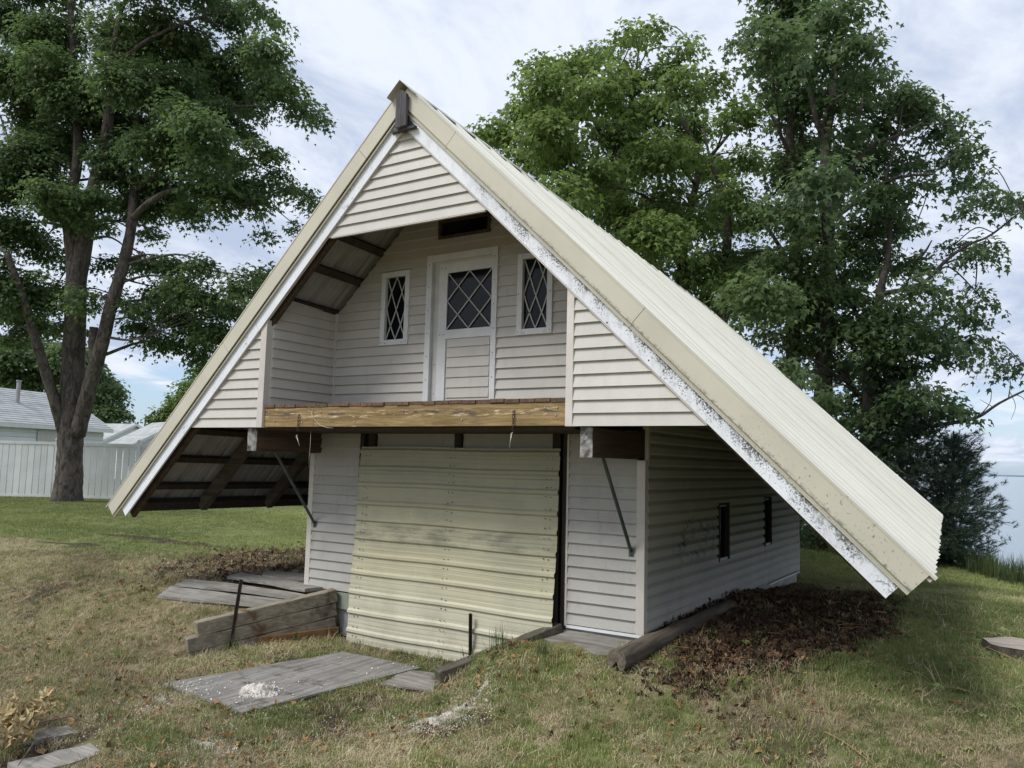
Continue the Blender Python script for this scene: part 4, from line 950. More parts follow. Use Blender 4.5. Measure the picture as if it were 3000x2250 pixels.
PLY = [np.array([(.62, -1.33), (1.72, -1.44), (1.93, .36), (.96, .36)]), np.array([(1.99, -.27), (2.46, -.15), (2.14, .31), (1.86, .22)]), np.array([(2.9, .5), (3.66, .5), (3.72, .94), (3.02, .94)]),
       np.array([(-1.62, .10), (-1.93, .72), (.14, .66), (-.02, .24)]), np.array([(-1.62, .92), (-1.72, 1.28), (.30, .86), (.20, .66)]), np.array([(-1.02, 1.04), (-1.30, 1.36), (-.16, 1.62), (-.18, 1.24)]),
       np.array([(1.35, -2.9), (1.72, -2.98), (1.66, -2.40), (1.38, -2.34)]), np.array([(6.2, 2.3), (6.75, 2.3), (6.75, 2.8), (6.2, 2.8)]), np.array([(3.83, .2), (4.01, .2), (4.07, 2.8), (3.9, 2.8)])]
def in_poly(x, y, q):
    r = np.ones_like(x, bool); a = 0
    ar = sum(q[i][0] * q[(i + 1) % 4][1] - q[(i + 1) % 4][0] * q[i][1] for i in range(4))
    for i in range(4):
        (x0, y0), (x1, y1) = q[i], q[(i + 1) % 4]; r &= ((x1 - x0) * (y - y0) - (y1 - y0) * (x - x0)) * (1 if ar > 0 else -1) > 0
    return r
def free(x, y):
    m = ~inside_house(x, y)
    for q in PLY: m &= ~in_poly(x, y, q)
    return m
def view(x, y, z, marg=80):
    d = np.stack([x, y, z], -1) - CAM; w = d @ FW; u = 1500 + FPX * (d @ RT) / np.maximum(w, .01); v = 1125 - FPX * (d @ UP) / np.maximum(w, .01)
    return (w > .5) & (u > -600) & (u < 4300) & (v > 0) & (v < 2250 + 4 * marg), w
def sample(n, x0, x1, y0, y1, dfun, wmin=0, wmax=99):
    x = RNG.uniform(x0, x1, n); y = RNG.uniform(y0, y1, n); z = H(x, y); ok, w = view(x, y, z); ok &= (w > wmin) & (w < wmax) & free(x, y)
    x, y, z = x[ok], y[ok], z[ok]; k = RNG.random(len(x)) < dfun(x, y); return x[k], y[k], z[k]
def rots(n, tilt=.15): return np.stack([RNG.normal(0, tilt, n), RNG.normal(0, tilt, n), RNG.uniform(0, 6.283, n)], -1)
tg = [tuft('grass_tuft', 16, .055, .05, .0042, M['blade'], .9) for _ in range(3)]; td = [tuft('dry_tuft', 16, .05, .06, .0036, M['dry_blade'], 1.8, .5) for _ in range(3)]
def dens_g(x, y):
    g, d, l = zones(x, y); k = fbm(x, y, 5., 3); return np.clip(g * 1.25 * smooth(.25, .6, k + g * .25) * (1 - .9 * d) * (1 - .93 * l), .02, 1)
def dens_d(x, y):
    g, d, l = zones(x, y); return np.clip((1.05 - g) * (1 - .75 * d) * (1 - .85 * l), .03, 1)
def tint(x, y, s=1.1): return np.clip(fbm(x + 3, y, s, 4) * 1.5 - .28 + RNG.normal(0, .12, len(x)), 0, 1)
x, y, z = sample(190000, -7, 11, -3.6, 8.5, dens_g, 0, 12); scatter('grass', np.stack([x, y, z], -1), rots(len(x)), RNG.uniform(.55, 1.25, len(x)) * (.55 + .5 * fbm(x, y, 2., 3)), tint(x, y), tg, 'short patchy grass in front of the boat house')
x, y, z = sample(200000, -7, 11, -3.6, 8.5, dens_d, 0, 12); scatter('dry_grass', np.stack([x, y, z], -1), rots(len(x), .3), RNG.uniform(.5, 1.2, len(x)), tint(x, y), td, 'dry straw coloured grass in front of the boat house')
tf = [tuft('far_tuft', 14, .065, .12, .010, M['blade'], 1.1) for _ in range(3)]
x, y, z = sample(150000, -26, 14, -3, 16, lambda x, y: np.clip(zones(x, y)[0] * 1.1 * (1 - zones(x, y)[1]) * (1 - zones(x, y)[2]) * (shore(x) > y), 0, 1), 11.5, 34); scatter('grass', np.stack([x, y, z], -1), rots(len(x)), RNG.uniform(.6, 1.2, len(x)) * (.35 + .5 * fbm(x, y, .5, 3)), np.clip(tint(x, y, .35) + .15, 0, 1), tf, 'mown green lawn behind and beside the boat house')
# fallen leaves
lb = [leaf_mesh('fallen_leaf', s, M['brown_leaf'], c) for s, c in ((.055, .9), (.065, -.8), (.045, 1.2), (.058, .5))]; lt = [leaf_mesh('fallen_leaf', s, M['tan_leaf'], c) for s, c in ((.06, 1.), (.07, -.8), (.045, .7))]
def dl(x, y):
    g, d, l = zones(x, y); near = ((x > 3.82) & (x < 4.2) & (y < 6.3) & (y > .9)); return np.clip(l * 1.0 + near * .8 + .5 * np.exp(-(((x + 2.) / 1.4) ** 2 + ((y - 2.5) / 1.3) ** 2)), 0, 1)
x, y, z = sample(110000, -4.5, 6.4, -1.2, 6.8, dl); bank = .09 * np.exp(-((x - 3.8) / .13) ** 2) * (y > .9) * smooth(5., 3.2, y); scatter('leaf_litter', np.stack([x, y, z + .006 + bank * RNG.random(len(x))], -1), rots(len(x), .55), RNG.uniform(.5, 1.2, len(x)), RNG.random(len(x)) ** 2., lb, 'brown leaf litter under the right eave')
def dt_(x, y): return np.clip(.07 + .6 * smooth(.52, .70, fbm(x + 7, y, 1.5, 3)) + .5 * np.exp(-(((x - .2) / .9) ** 2 + ((y + 1.6) / .6) ** 2)) + .8 * np.exp(-(((x - .1) / .35) ** 2 + ((y - .75) / .2) ** 2)) + .10 * np.exp(-(((x + 2.) / 1.5) ** 2 + ((y - 2.4) / 1.6) ** 2)) + .35 * np.exp(-(((x - 4.5) / .8) ** 2 + ((y + .25) / .35) ** 2)) + .6 * np.exp(-(((x - 2.75) / .35) ** 2 + ((y - .15) / .35) ** 2)), 0, 1) * smooth(6.2, 4.6, x)
x, y, z = sample(11000, -4, 6.2, -3.4, 4.2, dt_); scatter('fallen_leaves', np.stack([x, y, z + .015], -1), rots(len(x), .5), RNG.uniform(.5, 1.1, len(x)), RNG.random(len(x)), lt + lb[:1], 'scattered dry leaves on the worn grass')
# pale chips
def chip(name, s):
    bm = bmesh.new(); bmesh.ops.create_icosphere(bm, subdivisions=1, radius=s)
    for v in bm.verts: v.co *= random.uniform(.6, 1.2); v.co.z *= .6
    m = bpy.data.meshes.new(name); bm.to_mesh(m); bm.free(); m.materials.append(M['stone']); return m
ch = [chip('chip', .008) for _ in range(4)]
spots = [(1.44, -1.05, .12, 260), (2.92, -.52, .26, 1300), (2.6, -.9, .3, 160), (.7, -1.9, .35, 160), (1.1, -2.0, .3, 200), (2.02, -1.98, .22, 520), (2.25, -2.05, .2, 360), (.95, -1.50, .20, 330), (.80, -1.62, .26, 260), (2.5, -1.6, .45, 160), (1.9, -1.5, .35, 150), (1.0, .55, .25, 120), (1.9, .60, .3, 120), (1.6, -2.1, .4, 150), (1.4, -.3, .5, 16)]
P = []
for cx, cy, r, n in spots:
    px_ = RNG.normal(cx, r * .55, n); py_ = RNG.normal(cy, r * (1.0 if abs(cy + .55) > .01 else 1.), n); hz = H(px_, py_)
    on = in_poly(px_, py_, PLY[0]); hz = np.where(on, -.424, hz); P.append(np.stack([px_, py_, hz + .004 + (.05 * np.exp(-((px_ - cx) ** 2 + (py_ - cy) ** 2) / .012) if n == 260 and r == .12 else 0)], -1))
P = np.concatenate(P); scatter('pale_chips', P, rots(len(P), 1.), RNG.uniform(.35, 1.25, len(P)), RNG.random(len(P)), ch, 'pale chips and gravel strewn on the worn ground')
# weeds, long tufts, twigs and tiny flowers break up the turf
lg = [tuft('long_tuft', 9, .15, .05, .0042, M['blade'], .9) for _ in range(2)] + [tuft('long_dry_tuft', 8, .16, .06, .0032, M['dry_blade'], 1.3)]
x, y, z = sample(9000, -5, 8, -3.6, 5, lambda x, y: smooth(.50, .72, fbm(x + 60, y, 1.9, 4)) * (1 - .9 * zones(x, y)[2]), 0, 13); scatter('long_grass', np.stack([x, y, z], -1), rots(len(x), .25), RNG.uniform(.4, 1.1, len(x)), tint(x, y, .8), lg, 'longer tufts standing out of the worn grass')
def rosette(name, n, r, mat):
    V = []; Fs = []
    for i in range(n):
        a = 6.283 * i / n + random.uniform(-.3, .3); l = r * random.uniform(.6, 1.1); c, s_ = math.cos(a), math.sin(a); w = l * .22; k = len(V)
        V += [(0, 0, .005), (c * l * .5 - s_ * w, s_ * l * .5 + c * w, l * .38), (c * l, s_ * l, l * .18), (c * l * .5 + s_ * w, s_ * l * .5 - c * w, l * .38)]; Fs += [(k, k + 1, k + 2, k + 3)]
    m = bpy.data.meshes.new(name); m.from_pydata(V, [], Fs); m.materials.append(mat); return m
rs_ = [rosette('broadleaf', 7, .07, M['blade']), rosette('broadleaf', 5, .05, M['blade']), rosette('broadleaf', 9, .05, M['reed'])]
x, y, z = sample(4200, -4, 8, -3.6, 5, lambda x, y: smooth(.52, .70, fbm(x, y + 33, 1.2, 4)) * (1 - .8 * zones(x, y)[2]), 0, 11); scatter('broadleaf_weeds', np.stack([x, y, z], -1), rots(len(x), .2), RNG.uniform(.4, 1.2, len(x)), tint(x, y, .8), rs_, 'low broad-leaved weeds in the worn grass')
def twig(name, l):
    mb = MB(); pts = [(l * (t - .5), .06 * l * math.sin(5 * t), .006 + .02 * l * math.sin(3 * t)) for t in (0, .3, .6, 1.)]; mb.tube(pts, [.0035, .003, .0025, .0015], 5); m = mb.mesh(name); m.materials.append(M['tan_leaf']); return m
x, y, z = sample(900, -3, 7, -3.5, 4, lambda x, y: np.full(len(x), .5), 0, 10); scatter('twigs', np.stack([x, y, z + .02], -1), rots(len(x), .15), RNG.uniform(.5, 1.3, len(x)), RNG.random(len(x)), [twig('twig', .22), twig('twig', .14), twig('twig', .3)], 'thin dry twigs and straws lying about')
fl_ = [rosette('flower', 6, .014, M['yellow'])]
x, y, z = sample(120, 1.5, 7, -3.2, 1.0, lambda x, y: np.full(len(x), .4), 0, 8); scatter('yellow_flowers', np.stack([x, y, z + .035], -1), rots(len(x), .3), RNG.uniform(.6, 1.1, len(x)), RNG.random(len(x)), fl_, 'tiny yellow flowers in the foreground grass')
# tall shore grass
tr_ = [tuft('reed_tuft', 22, .62, .16, .010, M['reed'], .45) for _ in range(3)]
def dsh(x, y): d = shore(x) - y; return ((d < .9) & (d > -2.6)) * (.55 + .45 * fbm(x, y, .8, 3))
x, y, z = sample(16000, -3, 12, 4, 20, dsh, 0, 60); scatter('shore_grass', np.stack([x, y, z], -1), rots(len(x), .1), RNG.uniform(.6, 1.25, len(x)) * (.65 + .35 * smooth(.6, -1, shore(x) - y)), tint(x, y, .6), tr_, 'tall green grass along the lake shore')
# weeds by the edging timber and wall: each clump a thing
M['weed'] = m_plain('weed_green', (.085, .115, .035), .6, .25, nz=3, amt=.3); M['weed_dry'] = m_plain('straw_weed', (.33, .27, .14), .7, .2, nz=3, amt=.3)
def weed(x, y, h, n, label, mat='weed', sp=.05):
    o = tag(link('grass_clump', tuft('grass_clump', n, h, sp, .006, M[mat], .45), None), label, 'grass clump', 'tall grass clumps'); o.location = (x, y, Hs(x, y) - .005); return o
weed(2.70, .36, .46, 14, 'tallest grass stalks before the garage door beside the edging timber', sp=.07)
weed(2.62, .12, .28, 26, 'bushy grass clump on the edging timber right of the steel stake')
weed(2.80, .30, .24, 30, 'green clump between edging timber and wooden slab', sp=.09)
weed(2.40, -.05, .26, 10, 'thin grass blades in front of the short steel stake')
weed(3.22, .30, .20, 26, 'dark green clump at the front edge of the wooden slab', sp=.06)
weed(3.35, .15, .20, 22, 'straw coloured clump left of the split log end', 'weed_dry', .07)
weed(.06, -.22, .14, 34, 'low leafy green clump at the foot of the tall steel stake', sp=.09)
weed(.28, .40, .13, 16, 'small grass tuft against the brown toe board', sp=.04)
weed(5.05, .55, .16, 40, 'dark green clump at the edge of the leaf litter', sp=.16)
weed(5.35, 1.0, .15, 44, 'broad green clump between leaf litter and lawn', sp=.2)

# ================================================================ FENCE AND COTTAGES
fc = tag(empty('picket_fence'), 'white slatted fence behind the big maple trunk', 'fence')
M['fence'] = m_plain('white_vinyl_fence', (.60, .62, .61), .5, .35, nz=1.2, amt=.12); M['cwall'] = m_plain('white_cottage_siding', (.70, .71, .73), .6, .3, nz=.8, amt=.08)
F0, F1 = np.array([-24.5, 3.65]), np.array([-14.6, 11.05]); fl = np.linalg.norm(F1 - F0); fd = (F1 - F0) / fl; fnm = np.array([fd[1], -fd[0]])
def fp(s, o=0.): q = F0 + fd * s + fnm * o; return float(q[0]), float(q[1])
def gz(s): x, y = fp(s); return Hs(x, y)
FH = 1.70
def fbar(s0, s1, z0, z1, o0, o1, zs=0.):
    mb = MB(); b = [(*fp(s0, o0), z0), (*fp(s1, o0), z0 + zs), (*fp(s1, o1), z0 + zs), (*fp(s0, o1), z0)]; t = [(*fp(s0, o0), z1), (*fp(s1, o0), z1 + zs), (*fp(s1, o1), z1 + zs), (*fp(s0, o1), z1)]
    mb.prism(b, t); return mb
s = 0.; pan = 2.44; k = 0
while s < fl - .1:
    e = min(s + pan, fl); za = gz(s); x, y = fp(s)
    P_ = fbar(s - .055, s + .055, za - .1, za + FH + .10, -.055, .055); P_.prism([(*fp(s - .07, -.07), za + FH + .10), (*fp(s + .07, -.07), za + FH + .10), (*fp(s + .07, .07), za + FH + .10), (*fp(s - .07, .07), za + FH + .10)], [(*fp(s - .02, -.02), za + FH + .17), (*fp(s + .02, -.02), za + FH + .17), (*fp(s + .02, .02), za + FH + .17), (*fp(s - .02, .02), za + FH + .17)])
    P_.build('fence_post', M['fence'], fc)
    za = gz(s + pan / 2)
    fbar(s + .057, e - .057, za + FH - .06, za + FH + .03, -.03, .03).build('top_rail', M['fence'], fc); fbar(s + .057, e - .057, za + .03, za + .10, -.03, .03).build('bottom_rail', M['fence'], fc)
    q = s + .075
    while q < e - .16:
        lean = random.gauss(0, .004); wd = .168
        mb = MB(); mb.prism([(*fp(q, -.012), za + .101), (*fp(q + wd, -.012), za + .101), (*fp(q + wd, .012), za + .101), (*fp(q, .012), za + .101)], [(*fp(q + lean, -.012), za + FH - .061), (*fp(q + wd + lean, -.012), za + FH - .061), (*fp(q + wd + lean, .012), za + FH - .061), (*fp(q + lean, .012), za + FH - .061)])
        mb.build('fence_slat', M['fence'], fc); q += wd + .022
    s += pan
def m_shingle():
    t = NT('pale_grey_shingles'); v = t.coord('Object'); g = t.noise(v, 2.2, 4, .6); f = t.noise(v, 26, 4, .7)
    c = t.mix(t.ramp(g, .3, .7), (.34, .35, .35), (.45, .46, .455)); c = t.mix(t.math('MULTIPLY', t.ramp(f, .5, .7), .5), c, (.26, .27, .27)); return t.done(vary(t, c, .1), .9, .1)
M['shingle'] = m_shingle(); M['cglass'] = m_glass('cottage_glass'); M['cmetal'] = m_plain('cottage_vent_pipe', (.33, .33, .33), .6)
def cottage(o, yaw, L, Wd, eave, ridge, label, over=.25, front_windows=(), end_windows=(), hatch=None, pipe=None):
    """local: x along the ridge, y across; front is -y"""
    r = empty('cottage', (o[0], o[1], Hs(o[0], o[1])), None, (0, 0, yaw)); tag(r, label, 'house', 'white cottages beyond the fence')
    w = Wd / 2; core = MB().prism([(0, -w, -.3), (0, w, -.3), (0, w, eave), (0, 0, ridge), (0, -w, eave)], [(L, -w, -.3), (L, w, -.3), (L, w, eave), (L, 0, ridge), (L, -w, eave)]); wl = core.build('wall', M['cwall'], r)
    n = int(eave / .2)
    for i in range(n):
        z0 = .0 + i * eave / n; z1 = z0 + eave / n
        for pl in ([(.0, -w), (L, -w)], [(L, -w), (L, w)], [(0, w), (0, -w)]):
            (x0, y0), (x1, y1) = pl; nx_, ny_ = (y1 - y0), -(x1 - x0); q = math.hypot(nx_, ny_); nx_, ny_ = nx_ / q, ny_ / q
            mb = MB(); f = lambda x, y, z, d: (x + nx_ * d, y + ny_ * d, z)
            mb.prism([f(x0, y0, z0, .05), f(x1, y1, z0, .05), f(x1, y1, z1 - .005, .008), f(x0, y0, z1 - .005, .008)], [f(x0, y0, z0, .001), f(x1, y1, z0, .001), f(x1, y1, z1 - .005, .001), f(x0, y0, z1 - .005, .001)]); mb.build('siding_plank', M['cwall'], wl)
    z = eave
    while z < ridge - .1:
        z1 = min(z + .2, ridge); a, b = w * (ridge - z) / (ridge - eave), w * (ridge - z1) / (ridge - eave)
        for xx, d in ((L, 1), (0, -1)):
            mb = MB(); mb.prism([(xx + d * .03, -a, z), (xx + d * .03, a, z), (xx + d * .008, b, z1 - .005), (xx + d * .008, -b, z1 - .005)], [(xx + d * .001, -a, z), (xx + d * .001, a, z), (xx + d * .001, b, z1 - .005), (xx + d * .001, -b, z1 - .005)]); mb.build('siding_plank', M['cwall'], wl)
        z = z1
    sl_ = (ridge - eave) / w; ow = w + over; ez = eave - sl_ * over
    for sd in (-1, 1):
        rf = MB().prism([(-over, 0, ridge + .03), (-over, sd * ow, ez + .03), (-over, sd * ow, ez + .10), (-over, 0, ridge + .10)], [(L + over, 0, ridge + .03), (L + over, sd * ow, ez + .03), (L + over, sd * ow, ez + .10), (L + over, 0, ridge + .10)]).build('roof', M['shingle'], r)
        nc = int(math.hypot(ow, ridge - ez) / .19)
        if sd < 0:
            for i in range(nc):                       # shingle courses, each a strip laid proud of the one below
                t0, t1 = i / nc, (i + 1) / nc; mb = MB(); pz = lambda t: ridge + .10 + (ez - ridge) * t
                mb.prism([(-over, sd * ow * t0, pz(t0) + .002), (-over, sd * ow * t1, pz(t1) + .022), (-over, sd * ow * t1, pz(t1) + .001), (-over, sd * ow * t0, pz(t0) + .0005)], [(L + over, sd * ow * t0, pz(t0) + .002), (L + over, sd * ow * t1, pz(t1) + .022), (L + over, sd * ow * t1, pz(t1) + .001), (L + over, sd * ow * t0, pz(t0) + .0005)]); mb.build('shingle_course', M['shingle'], rf)
        mb = MB(); mb.prism([(-over, sd * (ow + .002), ez - .06), (L + over, sd * (ow + .002), ez - .06), (L + over, sd * (ow + .002), ez + .10), (-over, sd * (ow + .002), ez + .10)], [(-over, sd * (ow + .03), ez - .06), (L + over, sd * (ow + .03), ez - .06), (L + over, sd * (ow + .03), ez + .10), (-over, sd * (ow + .03), ez + .10)]); mb.build('eave_board', M['white'], r)
        for xx, d in ((L + over, 1), (-over, -1)):
            mb = MB(); mb.prism([(xx, sd * .0, ridge - .05), (xx, sd * ow, ez - .07), (xx, sd * ow, ez + .11), (xx, sd * .0, ridge + .12)], [(xx + d * .03, sd * .0, ridge - .05), (xx + d * .03, sd * ow, ez - .07), (xx + d * .03, sd * ow, ez + .11), (xx + d * .03, sd * .0, ridge + .12)]); mb.build('rake_board', M['white'], r)
    for (x0, x1, z0, z1) in front_windows:
        f = MB().box((x0, -w - .085, z0), (x1, -w - .052, z1)).build('window', M['white'], r); MB().box((x0 + .07, -w - .092, z0 + .07), (x1 - .07, -w - .086, z1 - .07)).build('pane', M['cglass'], f)
    for (y0, y1, z0, z1) in end_windows:
        f = MB().box((L + .031, y0, z0), (L + .06, y1, z1)).build('window', M['white'], r); MB().box((L + .061, y0 + .07, z0 + .07), (L + .066, y1 - .07, z1 - .07)).build('pane', M['cglass'], f)
    if hatch:
        x0, x1, z0, z1 = hatch; f = MB().box((x0, -w - .085, z0), (x1, -w - .052, z1)).build('hatch', M['offwhite'], r); xm, zm = (x0 + x1) / 2, (z0 + z1) / 2
        MB().box((xm - .12, -w - .092, zm - .14), (xm + .12, -w - .086, zm + .14)).build('hatch_vent', M['cmetal'], f)
    if pipe:
        x, y = pipe; z = ridge - sl_ * abs(y) + .1; MB().tube([(x, y, z - .1), (x, y, z + .95)], .09, 10).tube([(x, y, z + .95), (x, y, z + 1.0)], .12, 10).build('vent_pipe', M['cmetal'], rf)
    return r
def ang(p, q): return math.atan2(q[1] - p[1], q[0] - p[0])
def hd(u): d = FW + RT * (u - 1500) / FPX; d = d[:2] / np.linalg.norm(d[:2]); return d
# long cottage: eave seen from (8, 1240) to (305, 1260)
pl, pr_ = PX(-70, 1236, 31.8)[:2], PX(303, 1260, 38.7)[:2]; L1 = float(np.linalg.norm(pr_ - pl)); dx = (pr_ - pl) / L1; yl = np.array([-dx[1], dx[0]])
o1 = pl + yl * 2.6; cottage(o1, math.atan2(dx[1], dx[0]), L1, 5.2, 2.62, 4.12, 'long white cottage with a vent pipe on its roof, left behind the fence', .3, hatch=(L1 * .43, L1 * .43 + 1.35, 1.15, 2.35), pipe=(L1 * .47, -1.2))
def cabin(u, v, d, tilt, L_, W_, eave, ridge, label, **k):
    v0 = hd(u); rt = np.array([-v0[1] * -1, v0[0] * -1]); rt = np.array([v0[1], -v0[0]]); dx = math.cos(tilt) * rt - math.sin(tilt) * v0; p = PX(u, v, d)[:2]; o = p - dx * L_
    return cottage(o, math.atan2(dx[1], dx[0]), L_, W_, eave, ridge, label, .22, **k)
cabin(392, 1249, 52, math.radians(48), 6, 4.6, 2.2, 3.25, 'small white gabled cottage between the long cottage and the rightmost one', end_windows=((-1.5, -.5, .9, 1.75),))
cabin(528, 1238, 44, math.radians(72), 4.6, 4.3, 2.0, 3.2, 'small white cottage partly hidden by the left roof edge', front_windows=((1.2, 1.75, .7, 1.75), (3.2, 3.75, .7, 1.75)), end_windows=((-1.2, -.4, .8, 1.7),))
# ================================================================ TREES
M['bark'] = m_bark('maple_bark', (.045, .038, .033), (.15, .132, .118)); M['bark_dark'] = m_bark('dark_bark', (.040, .034, .030), (.115, .10, .09)); M['bark_pine'] = m_bark('pine_bark', (.045, .036, .03), (.11, .09, .075))
M['leaf_dark'] = m_leaf('dark_maple_leaves', (.054, .094, .045), (.168, .235, .082)); M['leaf_bright'] = m_leaf('bright_maple_leaves', (.072, .122, .042), (.22, .29, .092))  # second one: yellow-green maples, a brighter leaf colour of their own
M['leaf_deep'] = m_leaf('deep_green_leaves', (.055, .094, .048), (.172, .23, .088)); M['needle'] = m_leaf('pine_needles', (.034, .060, .042), (.085, .125, .080), .15)
LV = np.array([(0, -.02, 0), (.30, .03, .02), (.50, .42, -.06), (.19, .47, .03), (0, 1., -.14), (-.19, .47, .03), (-.50, .42, -.06), (-.30, .03, .02)])
LV = LV[[0, 2, 3, 4, 5, 6]]; LF = np.array([(0, 1, 2), (0, 2, 3), (0, 3, 4), (0, 4, 5)])
SV = np.array([(0, 0, 0), (.42, .45, .03), (0, 1., -.1), (-.42, .45, .03)]); SF = np.array([(0, 1, 2), (0, 2, 3)])
def leaves(sp, outw, size, per, mat, name, parent, spread=.32, simple=False, tone=None):
    """sp: spray centres (n,3), outw: outward unit directions (n,3)"""
    n = len(sp) * per; c = np.repeat(sp, per, 0); o = np.repeat(outw, per, 0); upv = np.array([0, 0, 1.])
    a = RNG.uniform(0, 2 * np.pi, n); r = spread * np.sqrt(RNG.random(n)); ox = np.stack([np.cos(a) * r, np.sin(a) * r, np.zeros(n)], -1)
    oh = o * [1, 1, .25]; off = ox + oh * RNG.uniform(-.5, 1., (n, 1)) * spread; dd = np.linalg.norm(off[:, :2], axis=1)
    off[:, 2] += -.55 * dd ** 2 / spread + RNG.normal(0, .05, n) * spread * 2
    c = c + off
    nrm = upv * .62 + o * .62 + RNG.normal(0, .38, (n, 3)); nrm /= np.linalg.norm(nrm, axis=1, keepdims=True)
    ax = off * 1.2 + o * .3 + RNG.normal(0, .35, (n, 3)) * spread + np.array([0, 0, -.25]); ax -= nrm * (ax * nrm).sum(1, keepdims=True); ax /= np.linalg.norm(ax, axis=1, keepdims=True) + 1e-9
    sd = np.cross(ax, nrm); s = size * RNG.uniform(.65, 1.2, n)[:, None, None]; T, Tf = (SV, SF) if simple else (LV, LF)
    V = c[:, None, :] + s * (T[None, :, 0:1] * sd[:, None, :] + T[None, :, 1:2] * ax[:, None, :] + T[None, :, 2:3] * nrm[:, None, :])
    Fc = (Tf[None] + (np.arange(n) * len(T))[:, None, None]).reshape(-1, 3)
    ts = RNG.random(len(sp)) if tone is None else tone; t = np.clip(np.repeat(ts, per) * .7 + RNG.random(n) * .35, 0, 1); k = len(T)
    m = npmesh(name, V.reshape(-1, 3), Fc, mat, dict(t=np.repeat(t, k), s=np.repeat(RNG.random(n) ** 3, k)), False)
    return link(name, m, None, parent)
def curve(pts, n=14):
    """Catmull-Rom through points"""
    P = [np.array(p, float) for p in pts]; P = [2 * P[0] - P[1]] + P + [2 * P[-1] - P[-2]]; out = []
    for i in range(1, len(P) - 2):
        for t in np.linspace(0, 1, n, endpoint=(i == len(P) - 3)):
            a, b, c, d = P[i - 1:i + 3]; out.append(.5 * ((2 * b) + (c - a) * t + (2 * a - 5 * b + 4 * c - d) * t * t + (3 * b - a - 3 * c + d) * t ** 3))
    return np.array(out)
K2 = 1.3562
def build_tree(name, label, cat, base, limbs, blobs, dep, leafmat, bark, size=.14, k=1.0, per=15, trunk_n=14, simple=False, group=None, shape=1., twig=True, dspread=1.5, spread=.34, tones=None, xtra=()):
    """limbs: list of (list of (u, v, depth offset), r0, r1) in photo pixels; blobs: (u, v, radius) with radius in the 2212 px picture"""
    root = tag(empty(name, tuple(base)), label, cat, group); B0 = np.array(base, float)
    loc = lambda P: [tuple(np.array(p) - B0) for p in P]; nodes = []
    for li, (pts, r0, r1) in enumerate(limbs):
        W_ = [p if len(p) == 4 else PX(p[0], p[1], dep + p[2]) for p in pts]; W_ = [np.array(w[:3]) for w in W_]; C_ = curve(W_, 8); n = len(C_); tt = np.linspace(0, 1, n)
        rr = r0 * (1 - tt) + r1 * tt
        if li == 0: rr = rr * (1 + .28 * np.exp(-tt * n / 3.0))
        mb = MB(); mb.tube(loc(C_), list(rr), trunk_n if r0 > .1 else 8, True, .05 if r0 > .1 else .03); mb.build('trunk' if li == 0 else 'limb', bark, root, True)
        nodes += [(c, r) for c, r in zip(C_, rr)][2:]
    NP = np.array([q[0] for q in nodes]); S_ = []; O_ = []; T_ = []; br_ = MB()
    allb = [(PX(u * K2, v * K2, dep + RNG.normal(0, dspread)), r * K2 / FPX * dep, (tones(u, v) if tones else None)) for u, v, r in blobs] + [(np.array(c), r, None) for c, r in xtra]
    for c, r, tn in allb:
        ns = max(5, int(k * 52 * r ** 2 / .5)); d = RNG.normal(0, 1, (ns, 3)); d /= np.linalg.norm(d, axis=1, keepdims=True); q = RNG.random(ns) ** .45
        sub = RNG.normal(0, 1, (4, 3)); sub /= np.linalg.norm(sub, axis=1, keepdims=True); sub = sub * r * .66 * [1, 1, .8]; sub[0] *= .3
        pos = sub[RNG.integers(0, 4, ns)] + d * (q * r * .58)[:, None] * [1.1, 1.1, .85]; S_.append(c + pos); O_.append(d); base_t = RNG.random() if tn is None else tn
        T_.append(np.clip(base_t * .6 + .35 * (d[:, 2] * .5 + .5) * q + RNG.normal(0, .12, ns), 0, 1))  # upper outer sprays lighter: clump-top highlights put into the leaf colour
        if twig:
            dist = np.linalg.norm(NP - c, axis=1) + np.maximum(0, NP[:, 2] - c[2]) * 1.5; j = int(np.argmin(dist)); a = NP[j]; L_ = np.linalg.norm(c - a)
            mid = (a + c) / 2 + np.array([0, 0, .10 * L_]) + RNG.normal(0, .06 * L_, 3); r0 = min(nodes[j][1] * .6, .012 + .012 * L_ + .02 * r)
            br_.tube(loc(curve([a, mid, c], 5)), list(np.linspace(r0, .012, 10 + 0)[:len(curve([a, mid, c], 5))]), 6, False)
            for _ in range(3):
                e = c + d[_ % ns] * r * .85; m2 = (c + e) / 2 + RNG.normal(0, .05, 3); br_.tube(loc([c, m2, e]), [.012, .009, .004], 4, False)
    if twig and br_.v: br_.build('branches', bark, root, True)
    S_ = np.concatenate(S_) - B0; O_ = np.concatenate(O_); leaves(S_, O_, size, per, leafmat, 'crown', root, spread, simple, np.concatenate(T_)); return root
TB = lambda u, v, d: (lambda p: (p[0], p[1], Hs(p[0], p[1]) - .05))(PX(u, v, d))
